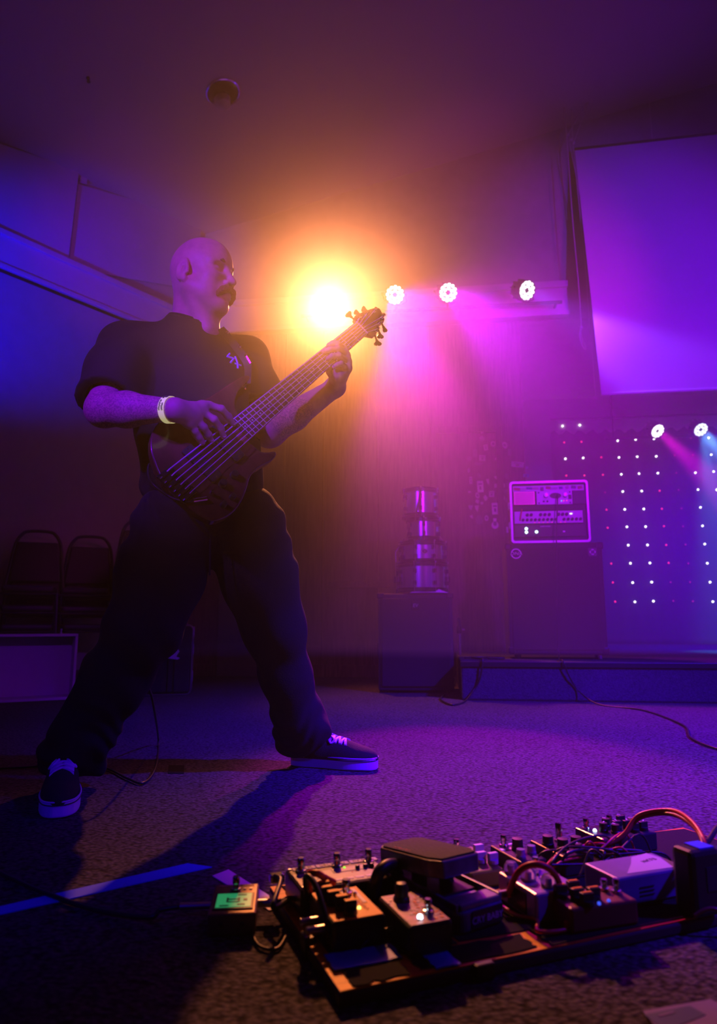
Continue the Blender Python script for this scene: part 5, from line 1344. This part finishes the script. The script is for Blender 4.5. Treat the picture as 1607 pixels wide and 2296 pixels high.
# left hand, fretting
def N_(px, py, n): return G(px, py, n)
kl = {'i': N_(770, 784, .010), 'm': N_(777, 797, .012), 'r': N_(780, 811, .012), 'p': N_(779, 826, .008)}
pal = N_(762, 836, -.012)
B_.cone(LWr, pal, .030, .028, .02)
for key in 'imrp': B_.cone(pal.lerp(LWr, .2), kl[key], .019, .0125, .014)
B_.cone(kl['i'], kl['p'], .0125, .0125, .010)
fl_ = {'i': [(757, 771, .030), (746, 770, .026), (737, 774, .016)], 'm': [(757, 782, .034), (741, 783, .030), (726, 788, .016)], 'r': [(760, 797, .034), (745, 798, .030), (735, 804, .016)], 'p': [(765, 815, .028), (756, 818, .024), (748, 823, .016)]}
for key, pts in fl_.items():
    J = [kl[key]] + [N_(*p) for p in pts]; r0 = {'i': .0100, 'm': .0102, 'r': .0096, 'p': .0084}[key]
    B_.chain(J, [r0 * 1.15, r0, r0 * .94, r0 * .82], .004)
    nails.append((J[-1], (J[-1] - J[-2]).normalized(), r0))
B_.chain([LWr.lerp(pal, .5), N_(742, 832, -.030), N_(735, 806, -.040), N_(733, 790, -.038)], [.020, .0150, .0120, .0100], .010)       # thumb behind the neck
body = B_.build('body', M_skin, per, .0030, relax=1)
M_nail = mat('finger_nail', (.62, .42, .36), .3)
for p, d, r0 in nails:
    m = MB(basis(p + gn * r0 * .62 - d * .001, gn, d)); m.prism(rrect(r0 * 1.1, r0 * 1.3, r0 * .4, 3), -.0005, .0012); m.build('finger_nail', M_nail, body, world=True)

# tattooed forearms: object-space mask built from the arm lines
def seg_mask(nt_, tcv, a, b, R):
    off = rootM(per).translation
    a = Vector(a) - off; b = Vector(b) - off; c = (a + b) / 2
    d = nt_.nodes.new('ShaderNodeVectorMath'); d.operation = 'DISTANCE'; d.inputs[1].default_value = c
    nt_.links.new(tcv, d.inputs[0])
    mr = nt_.nodes.new('ShaderNodeMapRange'); mr.inputs[1].default_value = R; mr.inputs[2].default_value = R * .8; nt_.links.new(d.outputs['Value'], mr.inputs[0])
    return mr.outputs[0]
tc = n_.nodes.new('ShaderNodeTexCoord')
m1 = seg_mask(n_, tc.outputs['Object'], REl, REl.lerp(RWr, .9), .15); m2 = seg_mask(n_, tc.outputs['Object'], LEl, LEl.lerp(LWr, .5), .10)
mx = n_.nodes.new('ShaderNodeMath'); mx.operation = 'MAXIMUM'; n_.links.new(m1, mx.inputs[0]); n_.links.new(m2, mx.inputs[1])
wv = n_.nodes.new('ShaderNodeTexWave'); wv.wave_type = 'RINGS'; wv.inputs['Scale'].default_value = 24; wv.inputs['Distortion'].default_value = 22; wv.inputs['Detail'].default_value = 4; wv.inputs['Detail Scale'].default_value = 2.2; n_.links.new(tc.outputs['Object'], wv.inputs['Vector'])
rp_ = n_.nodes.new('ShaderNodeValToRGB'); rp_.color_ramp.elements[0].position = .25; rp_.color_ramp.elements[1].position = .60; rp_.color_ramp.elements[0].color = (1, 1, 1, 1); rp_.color_ramp.elements[1].color = (0, 0, 0, 1)
n_.links.new(wv.outputs['Fac'], rp_.inputs[0])
ml = n_.nodes.new('ShaderNodeMath'); ml.operation = 'MULTIPLY'; n_.links.new(mx.outputs[0], ml.inputs[0]); n_.links.new(rp_.outputs[0], ml.inputs[1])
sc_ = n_.nodes.new('ShaderNodeMath'); sc_.operation = 'MULTIPLY'; sc_.inputs[1].default_value = .42; n_.links.new(ml.outputs[0], sc_.inputs[0])
mc = n_.nodes.new('ShaderNodeMix'); mc.data_type = 'RGBA'; mc.inputs[7].default_value = (.05, .045, .06, 1)
old = b_.inputs['Base Color'].links[0].from_socket
n_.links.new(sc_.outputs[0], mc.inputs[0]); n_.links.new(old, mc.inputs[6]); n_.links.new(mc.outputs[2], b_.inputs['Base Color'])

# --- moustache and eyebrows
M_hair = mat('ginger_hair', (.28, .10, .035), .6, bump=.8, bscale=300)
S = SDF()
for s in (-1, 1):
    S.chain([hp_(.109, s * .003, -.041), hp_(.109, s * .016, -.046), hp_(.101, s * .029, -.055), hp_(.092, s * .036, -.067), hp_(.088, s * .037, -.075)], [.0085, .0100, .0095, .0065, .0035], .006)
def hairdisp(P):
    return .0011 * np.sin(P[:, 0] * 2100 + 3 * np.sin(P[:, 2] * 300)) * np.sin(P[:, 1] * 1900)
S.build('moustache', M_hair, per, .0018, hairdisp)
for s in (-1, 1):
    S = SDF(); S.chain([hp_(.0955, s * .014, .0390), hp_(.0930, s * .030, .0445), hp_(.0775, s * .050, .0400)], [.0040, .0044, .0024], .004)
    S.build('eyebrow', mat('eyebrow_hair', (.16, .07, .04), .7) if s < 0 else bpy.data.materials['eyebrow_hair'], per, .0018, hairdisp)

# --- wristband on the right wrist
d = (RWr - REl).normalized(); c_ = REl.lerp(RWr, .93)
Mw = basis(c_, d, gn)
m = MB(Mw); N = 40; prof = [(.0345, -.0095), (.0350, -.009), (.0345, .009), (.0340, .0095)]
vs, fs = [], []
for r_, z_ in prof:
    for k in range(N): a = 2 * math.pi * k / N; vs.append((r_ * math.cos(a), r_ * 1.02 * math.sin(a), z_))
for i in range(3):
    for k in range(N): fs.append((i * N + k, i * N + (k + 1) % N, (i + 1) * N + (k + 1) % N, (i + 1) * N + k))
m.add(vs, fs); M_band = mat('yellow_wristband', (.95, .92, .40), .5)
M_band.node_tree.nodes['Principled BSDF'].inputs['Emission Color'].default_value = (.85, .80, .35, 1)   # steady emission put into the colour to brighten the band
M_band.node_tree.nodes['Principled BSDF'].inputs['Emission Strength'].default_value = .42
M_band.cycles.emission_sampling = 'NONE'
wb = m.build('wristband', M_band, per, world=True, smooth=True)
M_bprint = mat('band_print', (.05, .02, .06), .6)
def bandM(ang, zz):
    aa = math.radians(ang); en = Vector((math.cos(aa), math.sin(aa), 0)); ex_ = Vector((-math.sin(aa), math.cos(aa), 0)); ez = Vector((0, 0, 1))
    return Mw @ frame(en * .0356 + ez * zz, ez, ex_, en)
m = MB()
for (ang, zz, sx, sy) in ((62, .0, .012, .0018), (62, .0, .0018, .010), (68, .004, .004, .0016), (56, -.004, .004, .0016), (68, -.004, .0035, .0016), (56, .004, .005, .0016), (74, -.003, .005, .0018), (64, -.006, .0016, .006), (64, .0062, .0016, .005)):
    q = MB(bandM(ang, zz)); q.box(0, 0, .0004, sx, sy, .0012); m.add(q.v, q.f)
m.build('band_emblem', M_bprint, wb, world=True)
for (a0, n, zz, hh) in ((88, 9, -.0045, .0052), (104, 6, .0040, .0050)):
    m = MB(); rg = random.Random(n)
    for k in range(n):
        for (du_, dv_, sx, sy) in ((-.3, 0, hh, .0009), (.15, rg.choice((-.4, .4, 0)), .001, .0020), (.45, 0, hh * rg.choice((.5, 1)), .0008)):
            q = MB(bandM(a0 + (k + du_) * 5.2, zz + dv_ * hh)); q.box(0, 0, .0003, sx, sy, .001); m.add(q.v, q.f)
    m.build('band_letters', M_bprint, wb, world=True)

# --- t-shirt
S = SDF(); axis_ = (hp_(0, 0, -.03) - NBp).normalized()
S.ell(V3(428, 868, 1.965), (.185, .125, .175), k=.08)           # chest
S.ell(V3(450, 985, 1.955), (.190, .150, .165), k=.08)           # belly
S.ell(V3(455, 1085, 2.00), (.185, .135, .110), k=.06)           # hem
S.cone(RSh + Vector((.02, 0, -.008)), NBp + Vector((-.010, .01, -.034)), .070, .066, .06)
S.cone(LSh + Vector((-.02, 0, -.008)), NBp + Vector((.02, .02, -.034)), .070, .066, .06)
CK = V3(431, 724, 1.905); CN_ = (Vector((.37 * .8, -.37 * .5, 1))).normalized()
S.cone(NBp + Vector((.0, 0, -.05)), CK + axis_ * .05, .088, .074, .03)
dR = (REl - RSh); dL = (LEl - LSh)
Rh, Lh = RSh + dR * .80, LSh + dL * .60
S.chain([RSh, RSh + dR * .45, RSh + dR * .95], [.073, .078, .082], .05)
S.chain([LSh, LSh + dL * .5, LSh + dL * .8], [.073, .074, .074], .05)
# collar opening round the neck and sleeve ends
axis = (hp_(0, 0, -.03) - NBp).normalized()
S.cone(NBp + Vector((.0, -.0, -.04)), CK + axis * .16, .060, .062, .004, 's')
S.cone(RSh + dR * .82 , RSh + dR * 1.2, .058, .064, .006, 's'); S.cone(LSh + dL * .66, LSh + dL * 1.1, .060, .066, .006, 's')
def hemcut(P, d):
    return d
def tdisp(P):
    x, y, z = P[:, 0], P[:, 1], P[:, 2]
    f = .0045 * np.sin(z * 46 + x * 30 + 3 * np.sin(x * 11)) * np.clip((1.12 - z) * 4, .0, 1) + .003 * np.sin(x * 34 - z * 22 + y * 10 + 2 * np.sin(z * 9))
    f += .004 * np.sin((x + z) * 40 + 2 * np.sin(y * 20)) * (x > -.2)
    return f.astype(np.float32)
class TS(SDF):
    def eval(s, P, prims=None):
        d = SDF.eval(s, P, prims)
        for (h_, dd, R) in ((RSh + dR * .86, dR, .16), (LSh + dL * .70, dL, .16)):     # sleeve hems: cut square to the arm
            n = np.array(dd.normalized(), np.float32); hh = np.array(h_, np.float32); q = (P - hh) @ n
            nearq = np.linalg.norm((P - hh) - q[:, None] * n, axis=1) < .105
            d = np.where(nearq & (q > 0) & (q < .14), np.maximum(d, q), d)
        ck = np.array(CK, np.float32); ax_ = np.array(axis_, np.float32); q = P - ck; rad_ = np.linalg.norm(q - (q @ ax_)[:, None] * ax_, axis=1)
        d = np.where(rad_ < .11, np.maximum(d, q @ np.array(CN_, np.float32)), d)
        d = np.maximum(d, (V3(455, 1128, 2.0).z - P[:, 2]))
        return d
T_ = TS(); T_.p = S.p
tee = T_.build('t_shirt', M_tee, per, .0060, tdisp, relax=1)
# collar rib: follows the edge of the neck opening
e1 = CN_.orthogonal().normalized(); e2 = CN_.cross(e1)
ring = []
for k in range(44):
    a = 2 * math.pi * k / 44; rd = e1 * math.cos(a) + e2 * math.sin(a)
    ring.append(CK + rd * .0665)
for dz_, rr_2 in ((0, .0055), (-.007, .0060)):
    m = MB(); m.tube([q + axis_ * dz_ + (q - CK).normalized() * (.002 - dz_ * .5) for q in ring], rr_2, 8, closed=True); m.build('collar', M_tee, tee, smooth='full', world=True)
# --- jeans
J_ = SDF()
Hip = V3(465, 1150, 2.02)
RHp, LHp = V3(392, 1185, 2.00), V3(556, 1190, 2.05)
RKn, LKn = V3(326, 1400, 1.92), V3(612, 1405, 2.15)
RAn, LAn = V3(172, 1672, 2.02), V3(676, 1640, 2.325)
J_.ell(Hip + Vector((0, 0, -.01)), (.205, .145, .130), k=.06)
J_.chain([RHp, RHp.lerp(RKn, .5), RKn, RKn.lerp(RAn, .45), RKn.lerp(RAn, .85), RAn], [.118, .118, .100, .088, .080, .084], .05)
J_.chain([LHp, LHp.lerp(LKn, .5), LKn, LKn.lerp(LAn, .45), LKn.lerp(LAn, .85), LAn], [.118, .112, .092, .078, .074, .080], .05)
J_.cone(V3(124, 1696, 2.02), V3(204, 1712, 2.07), .050, .046, .04)      # cuff heaped on the shoe
J_.cone(V3(652, 1655, 2.34), V3(708, 1636, 2.30), .052, .048, .04)
def jdisp(P):
    x, y, z = P[:, 0], P[:, 1], P[:, 2]
    low = np.clip((.36 - z) * 4, 0, 1)
    f = .0042 * np.sin(z * 78 + 4 * np.sin(x * 21 + y * 17) + 2.5 * np.sin(z * 13 + x * 30)) * low + .0035 * np.sin(z * 31 + x * 44 + 3 * np.sin(y * 12 + z * 7)) * (1 - low)
    f += .0045 * np.sin(z * 60 - np.abs(x + .4) * 45 + 2 * np.sin(x * 17)) * np.clip((z - .55) * 5, 0, 1) * np.clip((.95 - z) * 6, 0, 1)
    return f.astype(np.float32)
class JS(SDF):
    def eval(s, P, prims=None):
        d = SDF.eval(s, P, prims)
        return np.maximum(d, .035 - P[:, 2])
Q = JS(); Q.p = J_.p
jeans = Q.build('jeans', M_jean, per, .0065, jdisp, relax=1)
for a, b in (((472, 1180), (470, 1290)), ):
    m = MB(); m.tube([V3(*a, 1.875), V3(*b, 1.90)], .003, 6); m.build('fly_seam', M_jean, jeans, world=True)

# --- shoes
M_canvas = mat('black_canvas', (.014, .013, .015), .85, bump=.3, bscale=400)
M_sole = mat('white_rubber', (.80, .80, .82), .5)
M_lace = mat('white_lace', (.82, .82, .84), .7, bump=.2, bscale=600)
M_stripe = mat('dark_stripe', (.03, .03, .04), .5)
def shoe(toe, heel, label):
    d = (heel - toe); Ls = d.length; fy = d.normalized(); up = Vector((0, 0, 1)); fx = fy.cross(up)
    Ms = frame(Vector((toe.x, toe.y, 0)), fx, fy, up)                 # y runs from toe to heel
    sh = MB(Ms)
    half = [(0, .0), (.018, .002), (.036, .016), (.047, .045), (.0505, .085), (.046, .13), (.038, .18), (.037, .22), (.034, .26), (.022, .285), (.0, .292)]
    k = Ls / .292
    pts = [(x, y * k) for x, y in half] + [(-x * .96, y * k) for x, y in half[-2:0:-1]]
    sp = [(p.x, p.y) for p in spline([Vector((x, y, 0)) for x, y in pts], 3, closed=True)]
    up_ = SDF()
    def q(x, y, z): return Ms @ Vector((x, y * k, z))
    R = np.array(Ms.to_3x3())
    up_.ell(q(0, .075, .036), (.0465, .078 * k, .040), R, .02); up_.ell(q(0, .15, .046), (.042, .085 * k, .052), R, .03); up_.ell(q(0, .225, .060), (.038, .066 * k, .060), R, .03)
    up_.cone(q(0, .20, .085), q(0, .225, .105), .036, .034, .02)
    up_.cone(q(0, .215, .10), q(0, .235, .19), .029, .036, .01, 's')
    class U_(SDF):
        def eval(s, P, prims=None): return np.maximum(SDF.eval(s, P, prims), .030 - P[:, 2])
    uu = U_(); uu.p = up_.p
    uo = uu.build('shoe', M_canvas, per, .0035, relax=1); uo['label'] = label
    m = MB(Ms); m.prism(sp, .002, .038); so = m.build('sole', M_sole, uo, world=True, bevel=.004)
    m = MB(Ms); m.tube([(x * 1.008, (y - .146 * k) * 1.004 + .146 * k, .0315) for x, y in sp], .0016, 6, closed=True); m.build('sole_stripe', M_stripe, so, world=True)
    m = MB(Ms); m.tube([(x * 1.0, y, .039) for x, y in sp], .0022, 6, closed=True); m.build('foxing_edge', M_sole, so, world=True)
    zz = np.arange(.03, .17, .0015)
    def top(x, y):
        Pz = np.array([q(x, y, z) for z in zz], np.float32); v = SDF.eval(uu, Pz); k_ = np.nonzero(v < 0)[0]
        return zz[k_[-1]] if len(k_) else .04
    for i in range(5):
        y = .098 + i * .019
        for sg in (1, -1):
            pp2 = [Vector((sg * x_, (y + .016 * (x_ + .028) / .056) * k, top(x_, y + .016 * (x_ + .028) / .056) + .0015)) for x_ in (-.030, -.020, -.010, 0, .010, .020, .030)]
            m = MB(Ms); vs, fs = [], []
            for p in pp2:
                vs += [(p.x, p.y - .0046, p.z - .001), (p.x, p.y + .0046, p.z - .001), (p.x, p.y + .0040, p.z + .0035), (p.x, p.y - .0040, p.z + .0030)]
            for j in range(len(pp2) - 1):
                for e_ in range(4): fs.append((j * 4 + e_, j * 4 + (e_ + 1) % 4, j * 4 + 4 + (e_ + 1) % 4, j * 4 + 4 + e_))
            fs += [(3, 2, 1, 0), tuple(len(pp2) * 4 - 4 + e_ for e_ in range(4))]
            m.add(vs, fs); m.build('shoe_lace', M_lace, uo, world=True, smooth=True)
    for sg in (1, -1):                                             # bow loops
        m = MB(Ms); a = [(0, .170), (sg * .020, .160), (sg * .034, .146), (sg * .024, .138), (sg * .010, .156)]
        m.tube(spline([Vector((x_, y_ * k, top(x_, y_) + .006)) for x_, y_ in a], 4), .0034, 6); m.build('shoe_lace', M_lace, uo, world=True, smooth=True)
t_, h_ = fl(128, 1837), fl(142, 1757)
shoe(t_, h_, 'shoe seen toe on')
t_, h_ = fl(838, 1733), fl(642, 1721); off_ = Vector((.012, .046, 0))
shoe(t_ + off_, h_ + off_, 'shoe seen from the side')

# --- mark on the shirt
M_mark = mat('violet_shirt_print', (.42, .20, .85), .6)
def chest(px, py):                                                 # place on the shirt under this point, by marching to the cloth
    d = ray(px, py).normalized(); t = 1.4
    for _ in range(90):
        p = CAM + d * t; v = float(T_.eval(np.array([p], np.float32))[0]) + float(tdisp(np.array([p], np.float32))[0])
        if v < .0006: break
        t += max(v * .7, .0008)
    return p
strokes = [[(515, 793), (509, 800), (524, 804), (516, 814)], [(527, 800), (532, 814), (533, 827)], [(526, 815), (540, 820)]]
for st_ in strokes:
    pts = []
    for a, b in zip(st_[:-1], st_[1:]):
        for k in range(5): pts.append(chest(a[0] + (b[0] - a[0]) * k / 5, a[1] + (b[1] - a[1]) * k / 5))
    pts.append(chest(*st_[-1])); m = MB(); m.tube(pts, .0034, 6); m.build('shirt_print', M_mark, tee, world=True)
# --- strap over the far shoulder, part of the bass
M_strap = mat('black_strap', (.012, .011, .012), .5, coat=.3)
sp_ = [chest(487, 740), chest(498, 752), chest(512, 768), chest(526, 785), chest(539, 803), chest(549, 822)]
sp_ = [p + (CAM - p).normalized() * .004 for p in sp_]
a_, b_ = gl(560, 842); sp_.append(gp(a_ - .006, b_ - .004, -.055))
m = MB(); vs, fs = [], []
side = Vector((.75, 0, .45)).normalized()
pp2 = spline(sp_, 4)
for p in pp2: vs += [p - side * .022, p + side * .022, p + side * .022 + Vector((0, .003, 0)), p - side * .022 + Vector((0, .003, 0))]
for j in range(len(pp2) - 1):
    for e_ in range(4): fs.append((j * 4 + e_, j * 4 + (e_ + 1) % 4, j * 4 + 4 + (e_ + 1) % 4, j * 4 + 4 + e_))
m.add(vs, fs); stp = m.build('strap', M_strap, bass, world=True, smooth=True)
for q in (1, 3, 4):
    p = sp_[q] + side * .018; m = MB(); m.ball(p - Vector((0, .003, 0)), .005, 8, 6); m.build('strap_stud', M_chrome, stp, world=True)
m = MB(); m.tube([sp_[4] + side * .019, sp_[5] + side * .020], .0035, 6); m.build('strap_clip', M_chrome, stp, world=True)
# --- lead from the bass to the floor
p0 = P0; p1 = P1
m = MB(); m.tube([p0, p1], .0065, 10); jp = m.build('jack_plug', M_chrome, None, smooth=True); tag(jp, 'chrome jack plug pushed into the lower edge of the bass', 'plug')
cable([p1, p1 + (p1 - p0) * .5, gp(*gl(385, 1104), -.03), gp(*gl(345, 1060), -.052), V3(338, 1040, 1.86), V3(370, 1080, 2.16), V3(360, 1250, 2.20), V3(322, 1480, 2.12), V3(342, 1570, 2.10), fl(355, 1660, .02), fl(349, 1720, .006), fl(322, 1755, .006), fl(285, 1745, .006), fl(235, 1722, .006), fl(150, 1712, .006), fl(60, 1720, .006), fl(-80, 1726, .006)], .0038, M_cable, 'black instrument cable from the bass round the legs to the left edge')
# cable dropping from the rack over the stage to the right
yk = rk.location.y - .17
pa = rootM(rk) @ Vector((.05, -.15, hR * .74))
SFP = WC + WN * (o_f + .022)                                     # just proud of the stage front
def sf(px, py): return hit(px, py, SFP, WN)
ed = sf(1262, 1486); ed.z = .246
cable([pa, pa + Vector((.0, -.035, -.02)), at(1247, 1214, yk - .06), at(1249, 1400, yk - .05), at(1252, 1468, yk - .06), ed + WN * -.10 + Vector((0, 0, .001)), ed, sf(1275, 1515), sf(1300, 1552), fl(1345, 1580, .006), fl(1440, 1592, .006), fl(1530, 1625, .006), fl(1550, 1655, .006), fl(1620, 1682, .006), fl(1750, 1700, .006)], .0045, M_cable, 'black cable hanging from the rack and crossing the carpet to the right')
ed = sf(1082, 1486); ed.z = .247
cable([ed - WN * .35 + WD * -.05, ed - WN * .2, ed - WN * .05, ed, sf(1076, 1520), sf(1060, 1550), fl(1040, 1574, .007), fl(1012, 1580, .007), fl(988, 1568, .007), fl(996, 1558, .007)], .006, M_cable, 'black cable trailing over the stage edge beside the loudspeaker')
cable([ed - WN * .36 + WD * -.10, ed - WN * .42 + WD * .02, ed - WN * .40 + WD * .12, ed - WN * .30 + WD * .16, ed - WN * .28 + WD * .05], .006, M_cable, 'short black cable lying on the stage left of the bass cabinet')
